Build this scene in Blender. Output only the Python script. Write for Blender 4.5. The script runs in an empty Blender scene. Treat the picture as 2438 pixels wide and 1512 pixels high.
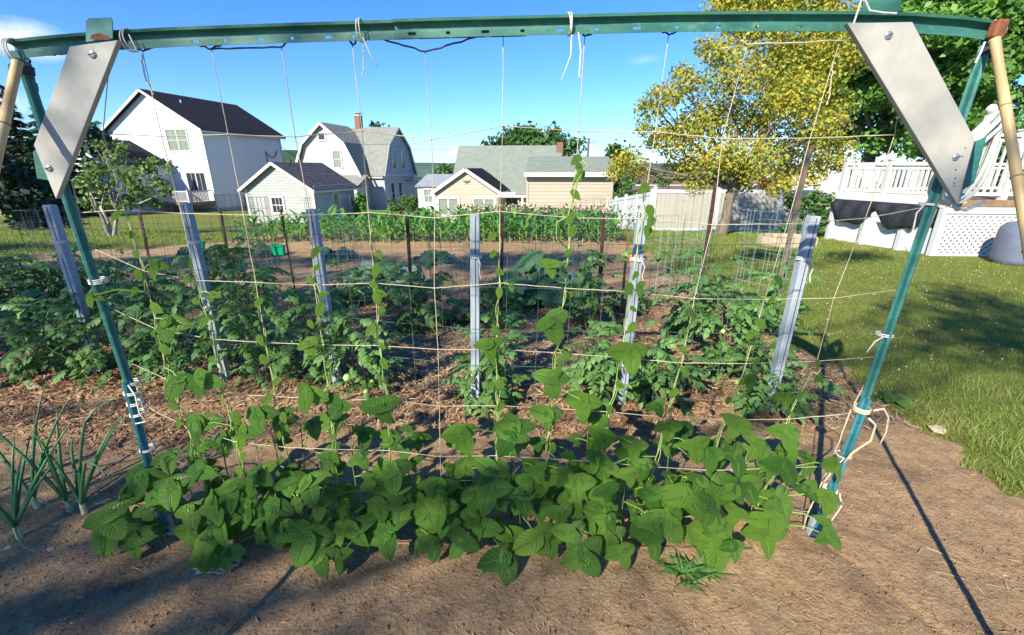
import bpy, math, random
import numpy as np
from mathutils import Vector, Matrix, Euler, noise

random.seed(11); rng = np.random.default_rng(11)
S = bpy.context.scene
COL = S.collection
R = math.radians

# ------------------------------------------------------------------ camera
PITCH = R(18.9); CH = 1.6
cam = bpy.data.cameras.new('camera'); camo = bpy.data.objects.new('camera', cam); COL.objects.link(camo)
cam.sensor_width = 36; cam.lens = 15.37; cam.clip_start = 0.05; cam.clip_end = 9000
camo.location = (0, 0, CH); camo.rotation_euler = (R(90) - PITCH, 0, 0)
S.camera = camo
S.render.resolution_x = 1024; S.render.resolution_y = 635

# ------------------------------------------------------------------ light
AZ = R(33); EL = R(33)
SUN = Vector((-math.sin(AZ) * math.cos(EL), -math.cos(AZ) * math.cos(EL), math.sin(EL)))
w = bpy.data.worlds.new('World'); S.world = w; w.use_nodes = True
nt = w.node_tree; nt.nodes.clear()
out = nt.nodes.new('ShaderNodeOutputWorld'); bg = nt.nodes.new('ShaderNodeBackground')
sky = nt.nodes.new('ShaderNodeTexSky'); sky.sky_type = 'NISHITA'; sky.sun_disc = False
sky.sun_elevation = EL; sky.sun_rotation = math.pi + AZ
sky.air_density = 1.15; sky.dust_density = 0.0; sky.ozone_density = 2.5; sky.altitude = 1200
bg.inputs['Strength'].default_value = 0.09
hs = nt.nodes.new('ShaderNodeHueSaturation'); hs.inputs['Saturation'].default_value = 1.25; hs.inputs['Hue'].default_value = .497
hs.inputs['Value'].default_value = 1.0
nt.links.new(sky.outputs[0], hs.inputs['Color'])
def px_dir(px, py):
    xc = (px - 1219) / 1041; yc = (756 - py) / 1041
    cp, sp = math.cos(PITCH), math.sin(PITCH)
    return Vector((xc, cp + yc * sp, yc * cp - sp))
tc = nt.nodes.new('ShaderNodeTexCoord')
tint = nt.nodes.new('ShaderNodeMix'); tint.data_type = 'RGBA'; tint.blend_type = 'MULTIPLY'; tint.inputs[0].default_value = 1
tint.inputs[7].default_value = (.40, .57, .88, 1); nt.links.new(hs.outputs[0], tint.inputs[6])
last = tint.outputs[2]
for (cx, cy, rad, amt, squash) in ((55, 92, .085, 1.0, 2.2), (1085, 358, .030, .9, 1.6), (1535, 140, .05, .18, 3.5), (15, 240, .05, .5, 2)):
    d = px_dir(cx, cy).normalized()
    sub = nt.nodes.new('ShaderNodeVectorMath'); sub.operation = 'SUBTRACT'; sub.inputs[1].default_value = d
    nt.links.new(tc.outputs['Generated'], sub.inputs[0])
    sc = nt.nodes.new('ShaderNodeVectorMath'); sc.operation = 'MULTIPLY'; sc.inputs[1].default_value = (1, 1, squash)
    nt.links.new(sub.outputs[0], sc.inputs[0])
    ln = nt.nodes.new('ShaderNodeVectorMath'); ln.operation = 'LENGTH'; nt.links.new(sc.outputs[0], ln.inputs[0])
    mr = nt.nodes.new('ShaderNodeMapRange'); mr.inputs[1].default_value = rad; mr.inputs[2].default_value = 0
    mr.inputs[3].default_value = 0; mr.inputs[4].default_value = 1; nt.links.new(ln.outputs['Value'], mr.inputs[0])
    no = nt.nodes.new('ShaderNodeTexNoise'); no.inputs['Scale'].default_value = 16 if rad > .04 else 40; no.inputs['Detail'].default_value = 7
    no.inputs['Roughness'].default_value = .62
    nt.links.new(sc.outputs[0], no.inputs['Vector'])
    mu = nt.nodes.new('ShaderNodeMath'); mu.operation = 'MULTIPLY'; nt.links.new(mr.outputs[0], mu.inputs[0]); nt.links.new(no.outputs['Fac'], mu.inputs[1])
    m2 = nt.nodes.new('ShaderNodeMapRange'); m2.inputs[1].default_value = .14; m2.inputs[2].default_value = .48; m2.inputs[3].default_value = 0; m2.inputs[4].default_value = amt
    nt.links.new(mu.outputs[0], m2.inputs[0])
    mx = nt.nodes.new('ShaderNodeMix'); mx.data_type = 'RGBA'; nt.links.new(m2.outputs[0], mx.inputs[0])
    nt.links.new(last, mx.inputs[6]); mx.inputs[7].default_value = (4.6, 4.7, 4.9, 1)
    last = mx.outputs[2]
nt.links.new(last, bg.inputs['Color']); nt.links.new(bg.outputs[0], out.inputs['Surface'])

sl = bpy.data.lights.new('sun', 'SUN'); sl.energy = 3.3; sl.angle = R(0.55); sl.color = (1, .92, .77)
so = bpy.data.objects.new('sun', sl); COL.objects.link(so)
so.rotation_euler = SUN.to_track_quat('Z', 'Y').to_euler()

S.view_settings.view_transform = 'Standard'; S.view_settings.look = 'None'
S.view_settings.gamma = 1; S.view_settings.exposure = 1.6
S.render.engine = 'CYCLES'
S.cycles.max_bounces = 6; S.cycles.transparent_max_bounces = 6

# ------------------------------------------------------------------ placing helpers
def P(px, py, Y):                       # picture pixel (2438 wide) at the distance Y
    d = px_dir(px, py); t = Y / d.y
    return Vector((d.x * t, Y, CH + d.z * t))
def sm(a, b, x):
    t = min(1, max(0, (x - a) / (b - a))); return t * t * (3 - 2 * t)
def pl(x, pts):
    if x <= pts[0][0]: return pts[0][1]
    for (a, b), (c, d) in zip(pts, pts[1:]):
        if x <= c: return b + (d - b) * (x - a) / (c - a)
    return pts[-1][1]
PROF = [(-400, 0), (11, 0), (13, -.17), (24, -1.5), (32, -1.85), (41, -2.15), (60, -3.4), (120, -12), (400, -55), (900, -80), (3000, -80), (8000, -60)]
def hz(x, y):
    return pl(y, PROF) + (.05 * math.sin(x * .5 + 1) * sm(11, 16, y) if y < 200 else 0)
def G(px, py, it=30):                   # picture pixel on the ground
    d = px_dir(px, py); Y = 5
    for _ in range(it):
        Y = (CH - hz(d.x / d.y * Y, Y)) / (-d.z / d.y)
    return Vector((d.x / d.y * Y, Y, hz(d.x / d.y * Y, Y)))

# ------------------------------------------------------------------ mesh helpers
class MB:
    def __init__(s): s.v = []; s.f = []; s.uv = []
    def add(s, vs, fs, uvs=None):
        o = len(s.v); s.v += [tuple(v) for v in vs]; s.f += [tuple(i + o for i in f) for f in fs]
        s.uv += (uvs if uvs else [(0, 0)] * len(vs)); return s
    def box(s, c, size, M=None):
        x, y, z = size[0] / 2, size[1] / 2, size[2] / 2
        vs = [Vector((a * x, b * y, k * z)) for a in (-1, 1) for b in (-1, 1) for k in (-1, 1)]
        vs = [(M @ v if M else v) + Vector(c) for v in vs]
        return s.add(vs, [(0, 1, 3, 2), (4, 6, 7, 5), (0, 4, 5, 1), (2, 3, 7, 6), (0, 2, 6, 4), (1, 5, 7, 3)])
    def beam(s, a, b, wd, th, up=(0, 0, 1)):
        a, b = Vector(a), Vector(b); d = (b - a).normalized(); u = Vector(up)
        if abs(d.dot(u)) > .98: u = Vector((0, 1, 0))
        sd = d.cross(u).normalized(); u = sd.cross(d).normalized()
        vs = [p + sd * (i * wd / 2) + u * (j * th / 2) for p in (a, b) for (i, j) in ((-1, -1), (1, -1), (1, 1), (-1, 1))]
        return s.add(vs, [(0, 1, 2, 3), (7, 6, 5, 4), (0, 4, 5, 1), (1, 5, 6, 2), (2, 6, 7, 3), (3, 7, 4, 0)])
    def tube(s, pts, r, n=6, r2=None, cap=True):
        pts = [Vector(p) for p in pts]; m = len(pts); vs = []
        u = None
        for i, p in enumerate(pts):
            d = (pts[min(i + 1, m - 1)] - pts[max(i - 1, 0)])
            d = d.normalized() if d.length > 1e-9 else Vector((0, 0, 1))
            if u is None: u = d.orthogonal().normalized()
            u = (u - d * u.dot(d)); u = u.normalized() if u.length > 1e-6 else d.orthogonal().normalized()
            v = d.cross(u)
            rr = r if r2 is None else r + (r2 - r) * i / (m - 1)
            if callable(r): rr = r(i / (m - 1))
            for k in range(n):
                a = 2 * math.pi * k / n; vs.append(p + (u * math.cos(a) + v * math.sin(a)) * rr)
        fs = [(i * n + k, i * n + (k + 1) % n, (i + 1) * n + (k + 1) % n, (i + 1) * n + k) for i in range(m - 1) for k in range(n)]
        if cap: fs += [tuple(range(n - 1, -1, -1)), tuple((m - 1) * n + k for k in range(n))]
        return s.add(vs, fs)
    def prism(s, poly, off):            # poly: list of 3D points, extruded by off
        n = len(poly); off = Vector(off)
        vs = [Vector(p) for p in poly] + [Vector(p) + off for p in poly]
        return s.add(vs, [tuple(range(n)), tuple(range(2 * n - 1, n - 1, -1))] + [(i, i + n, (i + 1) % n + n, (i + 1) % n) for i in range(n)])
    def mesh(s, name, smooth=False):
        me = bpy.data.meshes.new(name); me.from_pydata(s.v, [], s.f)
        if any(u != (0, 0) for u in s.uv):
            ul = me.uv_layers.new(name='UVMap'); li = np.zeros(len(me.loops), dtype=np.int32); me.loops.foreach_get('vertex_index', li)
            ul.data.foreach_set('uv', np.array(s.uv, dtype=np.float32)[li].ravel())
        if smooth: me.polygons.foreach_set('use_smooth', [True] * len(me.polygons))
        me.update(); return me

def link(name, me, m, parent=None, bevel=0):
    o = bpy.data.objects.new(name, me); COL.objects.link(o)
    if m and len(me.materials) == 0: me.materials.append(m)
    if parent:
        o.parent = parent; o.location = -parent.location if parent.type == 'EMPTY' and parent.parent is None and not parent.get('local') else (0, 0, 0)
        # geometry is given in world space: cancel the parent's offset
    if bevel:
        b = o.modifiers.new('bevel', 'BEVEL'); b.width = bevel; b.segments = 2; b.limit_method = 'ANGLE'
    return o
def B(mb, name, m, parent=None, smooth=False, bevel=0):
    o = link(name, mb.mesh(name, smooth), m, parent, bevel)
    return o
def Bsplit(mb, name, m, parent=None):   # each 8-corner piece becomes an object of its own
    for k in range(len(mb.v) // 8):
        q = MB(); q.add(mb.v[8 * k:8 * k + 8], [tuple(i - 8 * k for i in f_) for f_ in mb.f[6 * k:6 * k + 6]]); B(q, name, m, parent)
def tag(o, label=None, cat=None, group=None, kind=None):
    if label: o['label'] = label
    if cat: o['category'] = cat
    if group: o['group'] = group
    if kind: o['kind'] = kind
    return o
def thing(name, label, cat, loc=(0, 0, 0), group=None):
    o = bpy.data.objects.new(name, None); o.empty_display_size = .1; COL.objects.link(o); o.location = loc
    return tag(o, label, cat, group)
def sub(name, me, m, parent, M=None):   # shared-mesh child, M = world matrix of the piece (parent chain without rotation)
    o = bpy.data.objects.new(name, me); COL.objects.link(o); o.parent = parent
    if m and len(me.materials) == 0: me.materials.append(m)
    if M is not None:
        off = Vector(parent.location)
        q = parent.parent
        while q: off += q.location; q = q.parent
        o.matrix_local = Matrix.Translation(-off) @ M
    return o
def np_mesh(name, V, F, smooth=False):
    me = bpy.data.meshes.new(name); V = np.asarray(V, dtype=np.float32); F = np.asarray(F, dtype=np.int32)
    k = F.shape[1]; me.vertices.add(len(V)); me.vertices.foreach_set('co', V.ravel())
    me.loops.add(F.size); me.loops.foreach_set('vertex_index', F.ravel())
    me.polygons.add(len(F)); me.polygons.foreach_set('loop_start', np.arange(0, F.size, k, dtype=np.int32))
    me.polygons.foreach_set('loop_total', np.full(len(F), k, dtype=np.int32))
    if smooth: me.polygons.foreach_set('use_smooth', np.ones(len(F), dtype=bool))
    me.update(calc_edges=True); me.validate(); return me

# ------------------------------------------------------------------ materials
def nodes(name):
    m = bpy.data.materials.new(name); m.use_nodes = True; t = m.node_tree
    return m, t, t.nodes['Principled BSDF']
def mix_rgb(t, fac, a, b, mode='MIX'):
    x = t.nodes.new('ShaderNodeMix'); x.data_type = 'RGBA'; x.blend_type = mode
    for i, s_ in ((0, fac), (6, a), (7, b)):
        if isinstance(s_, (int, float)): x.inputs[i].default_value = s_
        elif isinstance(s_, tuple): x.inputs[i].default_value = (*s_, 1) if len(s_) == 3 else s_
        else: t.links.new(s_, x.inputs[i])
    return x.outputs[2]
def noise_n(t, scale, detail=4, rough=.55, coord='Object', stretch=None):
    c = t.nodes.new('ShaderNodeTexCoord'); n = t.nodes.new('ShaderNodeTexNoise')
    n.inputs['Scale'].default_value = scale; n.inputs['Detail'].default_value = detail; n.inputs['Roughness'].default_value = rough
    src = c.outputs[coord]
    if coord == 'World':
        pass
    if stretch:
        mp = t.nodes.new('ShaderNodeMapping'); mp.inputs['Scale'].default_value = stretch; t.links.new(src, mp.inputs[0]); src = mp.outputs[0]
    t.links.new(src, n.inputs['Vector']); return n.outputs['Fac']
def ramp(t, src, stops):
    r = t.nodes.new('ShaderNodeValToRGB'); t.links.new(src, r.inputs[0])
    els = r.color_ramp.elements
    while len(els) < len(stops): els.new(.5)
    for e, (p, c) in zip(els, stops): e.position = p; e.color = (*c, 1) if isinstance(c, tuple) else (c, c, c, 1)
    return r.outputs[0]
def bump(t, src, strength, dist=.01, prev=None):
    b = t.nodes.new('ShaderNodeBump'); b.inputs['Strength'].default_value = strength; b.inputs['Distance'].default_value = dist
    t.links.new(src, b.inputs['Height'])
    if prev is not None: t.links.new(prev, b.inputs['Normal'])
    return b.outputs[0]
def mat(name, c, rough=.6, var=.12, scale=6, bmp=.15, bd=.004, bscale=60, metal=0, c2=None, stretch=None, spec=.5):
    m, t, p = nodes(name)
    n = noise_n(t, scale, 5, .6, 'Object', stretch)
    lo = tuple(x * (1 - var) for x in c); hi = c2 if c2 else tuple(min(1, x * (1 + var)) for x in c)
    t.links.new(ramp(t, n, [(.3, lo), (.7, hi)]), p.inputs['Base Color'])
    p.inputs['Roughness'].default_value = rough; p.inputs['Metallic'].default_value = metal
    p.inputs['Specular IOR Level'].default_value = spec
    if bmp: t.links.new(bump(t, noise_n(t, bscale, 4, .6, 'Object', stretch), bmp, bd), p.inputs['Normal'])
    return m
def leafmat(name, c1, c2, transl=.3, rough=.5, vein=None, spec=.4, tc_=None, patch=None, pscale=.7):
    m, t, p = nodes(name)
    g = t.nodes.new('ShaderNodeNewGeometry')
    oi = t.nodes.new('ShaderNodeObjectInfo')
    add = t.nodes.new('ShaderNodeMath'); add.operation = 'ADD'; t.links.new(g.outputs['Random Per Island'], add.inputs[0]); t.links.new(oi.outputs['Random'], add.inputs[1])
    fr = t.nodes.new('ShaderNodeMath'); fr.operation = 'FRACT'; t.links.new(add.outputs[0], fr.inputs[0])
    col = ramp(t, fr.outputs[0], [(0, c1), (1, c2)])
    if patch: col = mix_rgb(t, ramp(t, noise_n(t, pscale, 4, .6), [(.45, 0.0), (.62, .8)]), col, patch)
    if vein:
        uv = t.nodes.new('ShaderNodeUVMap'); sep = t.nodes.new('ShaderNodeSeparateXYZ'); t.links.new(uv.outputs[0], sep.inputs[0])
        def mth(op, a, b=None, c=None):
            x = t.nodes.new('ShaderNodeMath'); x.operation = op
            for i, s_ in enumerate((a, b, c)):
                if s_ is None: continue
                if isinstance(s_, (int, float)): x.inputs[i].default_value = s_
                else: t.links.new(s_, x.inputs[i])
            return x.outputs[0]
        av = mth('ABSOLUTE', mth('SUBTRACT', sep.outputs[1], .5))          # 0 midrib .. .5 edge
        mid = mth('SUBTRACT', 1, mth('MULTIPLY', av, 26)); mid = mth('MAXIMUM', mid, 0)
        k = mth('SUBTRACT', mth('MULTIPLY', sep.outputs[0], 7), mth('MULTIPLY', av, 5.5))
        w_ = mth('ABSOLUTE', mth('SUBTRACT', mth('FRACT', k), .5))
        vn = mth('MAXIMUM', mth('SUBTRACT', 1, mth('MULTIPLY', w_, 7)), 0)
        nn = noise_n(t, 55, 3, .6)
        vv = mth('MAXIMUM', mid, mth('MULTIPLY', vn, .62))
        col = mix_rgb(t, vv, col, vein)
        col = mix_rgb(t, mth('MULTIPLY', nn, .3), col, (c1[0] * .6, c1[1] * .6, c1[2] * .6))
        hgt = mth('SUBTRACT', mth('MULTIPLY', nn, .6), mth('MULTIPLY', vv, 1.0))
        t.links.new(bump(t, hgt, .9, .026), p.inputs['Normal'])
    t.links.new(col, p.inputs['Base Color']); p.inputs['Roughness'].default_value = rough; p.inputs['Specular IOR Level'].default_value = spec
    tr = t.nodes.new('ShaderNodeBsdfTranslucent')
    tcol = mix_rgb(t, 1.0, col, tc_ or (1.5, 1.35, .5), 'MULTIPLY'); t.links.new(tcol, tr.inputs['Color'])
    ms = t.nodes.new('ShaderNodeMixShader'); ms.inputs[0].default_value = transl
    t.links.new(p.outputs[0], ms.inputs[1]); t.links.new(tr.outputs[0], ms.inputs[2])
    t.links.new(ms.outputs[0], t.nodes['Material Output'].inputs['Surface'])
    return m

M = {}
def steel(name, c, c2, worn):
    m, t, p = nodes(name); n1 = noise_n(t, 6, 5, .65, 'Object', (1, 4, 4)); n2 = noise_n(t, 28, 6, .7); n3 = noise_n(t, 9, 6, .75)
    col = ramp(t, n1, [(.35, c), (.65, c2)])
    col = mix_rgb(t, ramp(t, n2, [(.56, 0.0), (.70, .7)]), col, worn)
    col = mix_rgb(t, ramp(t, n3, [(.64, 0.0), (.70, .85)]), col, (.11, .055, .03))
    t.links.new(col, p.inputs['Base Color']); t.links.new(ramp(t, n2, [(.3, .35), (.7, .7)]), p.inputs['Roughness'])
    t.links.new(bump(t, n2, .35, .003), p.inputs['Normal']); return m
M['green_steel'] = steel('green_steel', (.020, .105, .078), (.045, .17, .12), (.12, .24, .18))
M['teal_steel'] = steel('teal_steel', (.018, .12, .105), (.035, .18, .15), (.10, .26, .23))
M['blue_steel'] = steel('blue_steel', (.015, .12, .15), (.03, .19, .22), (.12, .28, .30))
M['pale_steel'] = mat('pale_steel', (.12, .30, .23), .5, .2, 10, .1, .002, 80)
M['rust'] = mat('rust', (.20, .07, .03), .8, .4, 30, .3, .003, 120)
M['rust_stake'] = mat('rust_stake', (.055, .022, .016), .75, .5, 14, .3, .003, 90)
M['board'] = mat('board', (.33, .325, .285), .75, .12, 11, .3, .003, 70, 0, (.42, .41, .365), (.6, .6, .6))
M['board_edge'] = mat('board_edge', (.42, .38, .30), .85, .2, 20, .3, .002, 60)
M['zinc'] = mat('zinc', (.45, .48, .5), .35, .15, 30, .1, .001, 60, .7)
M['grey_post'] = mat('grey_post', (.27, .32, .36), .75, .16, 8, .3, .003, 50, 0, (.36, .41, .45), (3, 3, .35))
M['bamboo'] = mat('bamboo', (.50, .33, .13), .5, .22, 5, .15, .002, 60, 0, (.62, .45, .22), (3, 3, .5))
M['twine'] = mat('twine', (.50, .42, .28), .95, .2, 120, .6, .002, 500)
M['white_cord'] = mat('white_cord', (.66, .63, .55), .85, .12, 80, .5, .002, 500)
M['dark_cord'] = mat('dark_cord', (.035, .04, .05), .8, .2, 80, .4, .002, 400)
M['hose'] = mat('hose', (.56, .57, .50), .45, .08, 20, .05, .001, 100)
M['wire'] = mat('wire', (.10, .14, .12), .6, .3, 20, .0, 0, 1)
M['wire_light'] = mat('wire_light', (.25, .36, .30), .6, .2, 20, .0, 0, 1)
M['green_plastic'] = mat('green_plastic', (.0, .45, .16), .4, .05, 5, 0)
M['white_paint'] = mat('white_paint', (.52, .52, .51), .55, .04, 3, .1, .002, 30)
M['white_siding'] = mat('white_siding', (.62, .62, .62), .55, .03, 1, .05, .002, 30)
M['vinyl'] = mat('vinyl', (.40, .37, .31), .5, .04, 2, .05, .002, 30)
M['vinyl_white'] = mat('vinyl_white', (.52, .53, .55), .45, .03, 2, .05, .002, 30)
M['pale_siding'] = mat('pale_siding', (.42, .41, .42), .6, .04, 1, .05, .002, 30)
M['grey_clapboard'] = mat('grey_clapboard', (.30, .315, .30), .8, .12, 4, .4, .004, 30, 0, (.40, .42, .395), (.5, 2, 8))
M['blue_clapboard'] = mat('blue_clapboard', (.33, .40, .46), .8, .15, 4, .4, .004, 30, 0, (.44, .50, .55), (.5, 2, 8))
M['tan_siding'] = mat('tan_siding', (.38, .33, .25), .6, .03, 2, .05, .002, 30)
M['navy_roof'] = mat('navy_roof', (.022, .022, .028), .95, .3, 3, .5, .02, 25, spec=.1)
M['grey_roof'] = mat('grey_roof', (.20, .21, .18), .9, .18, 2.5, .5, .02, 25)
M['green_roof'] = mat('green_roof', (.19, .22, .18), .9, .14, 2.5, .5, .02, 25)
M['slate_roof'] = mat('slate_roof', (.22, .24, .27), .9, .15, 2.5, .5, .02, 25)
M['shed_roof'] = mat('shed_roof', (.035, .035, .042), .9, .5, 3, .7, .02, 12, 0, (.14, .14, .15), (1.2, 1.2, 9), .2)
M['brown_roof'] = mat('brown_roof', (.13, .085, .065), .9, .2, 2.5, .5, .02, 25)
M['brick'] = mat('brick', (.21, .105, .075), .85, .3, 14, .5, .01, 30)
M['concrete'] = mat('concrete', (.35, .34, .31), .9, .12, 4, .3, .005, 40)
M['wood'] = mat('wood', (.24, .15, .08), .8, .25, 6, .3, .004, 50)
M['old_wood'] = mat('old_wood', (.16, .12, .09), .9, .3, 9, .4, .004, 60, 0, None, (6, 6, .6))
M['bark'] = mat('bark', (.13, .10, .075), .95, .4, 8, .8, .02, 25, 0, (.23, .19, .15), (2, 2, .5))
M['grey_bark'] = mat('grey_bark', (.26, .22, .18), .95, .35, 10, .7, .01, 30, 0, (.42, .38, .32))
M['tarp'] = mat('tarp', (.02, .022, .03), .45, .3, 4, .8, .03, 6)
M['bin'] = mat('bin', (.11, .13, .18), .5, .2, 5, .1, .002, 40)
M['stem'] = mat('stem', (.20, .30, .06), .6, .2, 20, .1, .001, 100)
M['dark_stem'] = mat('dark_stem', (.09, .13, .04), .7, .25, 20, .1, .001, 100)
M['stone'] = mat('stone', (.40, .32, .22), .9, .2, 14, .5, .004, 50)
M['dark_stone'] = mat('dark_stone', (.07, .07, .07), .85, .3, 20, .6, .006, 50)
M['dry_leaf'] = mat('dry_leaf', (.55, .42, .22), .8, .25, 20, .5, .004, 60)
M['tan_pipe'] = mat('tan_pipe', (.23, .13, .08), .6, .2, 10, .1, .001, 60)
M['orange'] = mat('orange', (.75, .24, .03), .5, .2, 20, .1, .001, 60)
M['red_leaf'] = leafmat('red_leaf', (.14, .02, .015), (.26, .04, .03), .25, .6)
g_, t_, p_ = nodes('glass'); M['glass'] = g_
p_.inputs['Base Color'].default_value = (.03, .035, .045, 1); p_.inputs['Roughness'].default_value = .08
g_, t_, p_ = nodes('glass_pale'); M['glass_pale'] = g_
p_.inputs['Base Color'].default_value = (.20, .24, .19, 1); p_.inputs['Roughness'].default_value = .15
M['bean_leaf'] = leafmat('bean_leaf', (.060, .20, .028), (.24, .50, .065), .30, .30, (.36, .60, .16), .7)
M['bean_leaf_young'] = leafmat('bean_leaf_young', (.17, .38, .045), (.27, .50, .07), .4, .42, (.40, .58, .16), .5)
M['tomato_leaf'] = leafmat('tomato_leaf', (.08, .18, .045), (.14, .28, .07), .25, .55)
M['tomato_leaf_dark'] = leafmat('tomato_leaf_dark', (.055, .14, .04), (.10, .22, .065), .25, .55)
M['squash_leaf'] = leafmat('squash_leaf', (.08, .20, .08), (.13, .29, .13), .2, .6, (.18, .30, .18), .3)
M['squash_pale'] = leafmat('squash_pale', (.20, .33, .24), (.28, .42, .31), .2, .6, (.22, .32, .22), .3)
M['corn_leaf'] = leafmat('corn_leaf', (.08, .25, .04), (.15, .36, .07), .3, .45)
M['onion'] = leafmat('onion', (.05, .16, .06), (.10, .26, .09), .15, .4)
M['onion_white'] = mat('onion_white', (.44, .50, .26), .5, .15, 20, .1, .001, 60)
M['grass'] = leafmat('grass', (.12, .21, .03), (.25, .34, .07), .35, .6, patch=(.30, .30, .09), pscale=1.3)
M['weed'] = leafmat('weed', (.05, .15, .03), (.11, .25, .06), .3, .6)
M['yellow_leaf'] = leafmat('yellow_leaf', (.30, .33, .04), (.62, .42, .05), .35, .55, tc_=(1.2, 1.1, .5), patch=(.20, .28, .04), pscale=.9)
M['yellow_green'] = leafmat('yellow_green', (.18, .30, .04), (.42, .44, .07), .35, .55, tc_=(1.2, 1.1, .5))
M['maple_leaf'] = leafmat('maple_leaf', (.06, .17, .025), (.18, .35, .06), .3, .5, patch=(.07, .18, .04), pscale=.4)
M['oak_leaf'] = leafmat('oak_leaf', (.035, .095, .022), (.085, .18, .04), .3, .55)
M['spruce'] = leafmat('spruce', (.018, .055, .035), (.05, .12, .07), .1, .7)
M['dark_conifer'] = leafmat('dark_conifer', (.012, .035, .018), (.03, .07, .03), .1, .7)
M['shrub'] = leafmat('shrub', (.05, .13, .035), (.12, .22, .06), .3, .6)
M['apple_leaf'] = leafmat('apple_leaf', (.07, .15, .03), (.17, .26, .07), .3, .5)
M['flower'] = mat('flower', (.62, .38, .30), .8, .2, 30, 0)

# soil, mulch, lawn
def soil_mat():
    m, t, p = nodes('soil')
    n1 = noise_n(t, .9, 5, .6); n2 = noise_n(t, 14, 6, .7); n3 = noise_n(t, 70, 5, .7)
    c = ramp(t, n1, [(.3, (.31, .190, .092)), (.7, (.54, .355, .18))])
    c = mix_rgb(t, .55, c, ramp(t, n2, [(.35, (.29, .176, .084)), (.62, (.56, .375, .19))]))
    c = mix_rgb(t, .32, c, ramp(t, n3, [(.36, (.10, .065, .045)), (.5, (.34, .23, .145)), (.68, (.52, .41, .28))]))
    n4 = noise_n(t, 2.6, 6, .65); c = mix_rgb(t, ramp(t, n4, [(.52, 0.0), (.66, .45)]), c, (.13, .082, .05))
    t.links.new(c, p.inputs['Base Color']); p.inputs['Roughness'].default_value = .95; p.inputs['Specular IOR Level'].default_value = .15
    b = bump(t, n2, .7, .03); b = bump(t, n3, 1, .02, b); t.links.new(b, p.inputs['Normal']); return m
M['soil'] = soil_mat()
def lawn_mat():
    m, t, p = nodes('lawn')
    n1 = noise_n(t, .35, 4, .6); n2 = noise_n(t, 5, 6, .7); n3 = noise_n(t, 40, 5, .8, 'Object', (1, .6, 1))
    c = ramp(t, n1, [(.3, (.12, .16, .025)), (.72, (.24, .24, .05))])
    c = mix_rgb(t, .45, c, ramp(t, n2, [(.3, (.08, .12, .02)), (.7, (.30, .30, .08))]))
    c = mix_rgb(t, .5, c, ramp(t, n3, [(.3, (.05, .08, .012)), (.7, (.28, .31, .07))]))
    t.links.new(c, p.inputs['Base Color']); p.inputs['Roughness'].default_value = .95; p.inputs['Specular IOR Level'].default_value = .1
    b = bump(t, n2, .5, .05); b = bump(t, n3, 1, .03, b); t.links.new(b, p.inputs['Normal']); return m
M['lawn'] = lawn_mat()
def hill_mat(name, a, b, sc):
    m, t, p = nodes(name)
    n1 = noise_n(t, sc, 6, .75)
    t.links.new(ramp(t, n1, [(.35, a), (.65, b)]), p.inputs['Base Color']); p.inputs['Roughness'].default_value = 1; p.inputs['Specular IOR Level'].default_value = 0
    t.links.new(bump(t, n1, 1, 8), p.inputs['Normal']); return m
M['hill'] = hill_mat('hill', (.02, .055, .028), (.06, .12, .05), .05)
M['hill_far'] = hill_mat('hill_far', (.03, .07, .035), (.06, .11, .05), .01)
mm = leafmat('mulch', (.10, .045, .025), (.47, .29, .165), .0, .9); M['mulch'] = mm
M['straw'] = leafmat('straw', (.36, .27, .14), (.66, .54, .33), .1, .8, tc_=(1, 1, 1))
M['clod'] = mat('clod', (.38, .26, .165), .95, .4, 30, .5, .004, 80, 0, None, None, .1)

# ------------------------------------------------------------------ terrain
def grid_mesh(name, xs, ys, zf, m, kind='structure', smooth=True, keep=None):
    xs = np.asarray(xs); ys = np.asarray(ys)
    V = np.array([(x, y, zf(x, y)) for y in ys for x in xs]); nx = len(xs)
    F = [(j * nx + i, j * nx + i + 1, (j + 1) * nx + i + 1, (j + 1) * nx + i) for j in range(len(ys) - 1) for i in range(nx - 1)
         if keep is None or keep((xs[i] + xs[i + 1]) / 2, (ys[j] + ys[j + 1]) / 2)]
    me = np_mesh(name, V, F, smooth); o = link(name, me, m); tag(o, kind=kind); return o
GX0, GX1 = -10.5, 2.72
def g_right(y): return 2.72 + .06 * math.sin(y * 2.3) + .04 * math.sin(y * 6.1) + .5 * sm(1.9, .6, y) + .16 * noise.noise(Vector((y * 5.5, 0, 3))) + .07 * noise.noise(Vector((y * 19, 0, 8)))
def g_back(x): return 11.1 if x > -6 else 11.1 - .9 * sm(-6, -6.6, x) - (-6.2 - min(x, -6.2)) * .5
def in_garden(x, y): return x < g_right(y) and y < g_back(x) and y > -3
def garden_z(x, y):
    e = min(g_right(y) - x, g_back(x) - y)
    z = .012 + .012 * noise.noise(Vector((x * 1.3, y * 1.3, 0))) + .010 * noise.noise(Vector((x * 5, y * 5, 3)))
    return z * sm(-.1, .15, e) - .04 * (1 - sm(-.02, .1, e))
def lawn_z(x, y):
    z = hz(x, y)
    if -3.5 < y < 14:
        e = min(g_right(y) - x, g_back(x) - y, y + 3)
        z -= .07 * sm(-.06, .12, e)
        z += .02 * noise.noise(Vector((x * .8, y * .8, 7)))
    return z
xs = sorted(set([round(x, 3) for x in list(np.arange(-14, 14.01, .14)) + [-4000, -1500, -600, -300, -150, -90, -60, -45, -35, -28, -22, -18, -16, 16, 18, 22, 28, 35, 45, 60, 90, 150, 300, 600, 1500, 4000]]))
ys = sorted(set([round(y, 3) for y in list(np.arange(-4, 14.01, .14)) + [-400, -150, -60, -30, -15, -8] + list(np.arange(15, 62, 1.)) + [70, 80, 100, 120, 160, 220, 300, 400, 600, 900, 1500, 3000, 6000, 8000]]))
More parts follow.
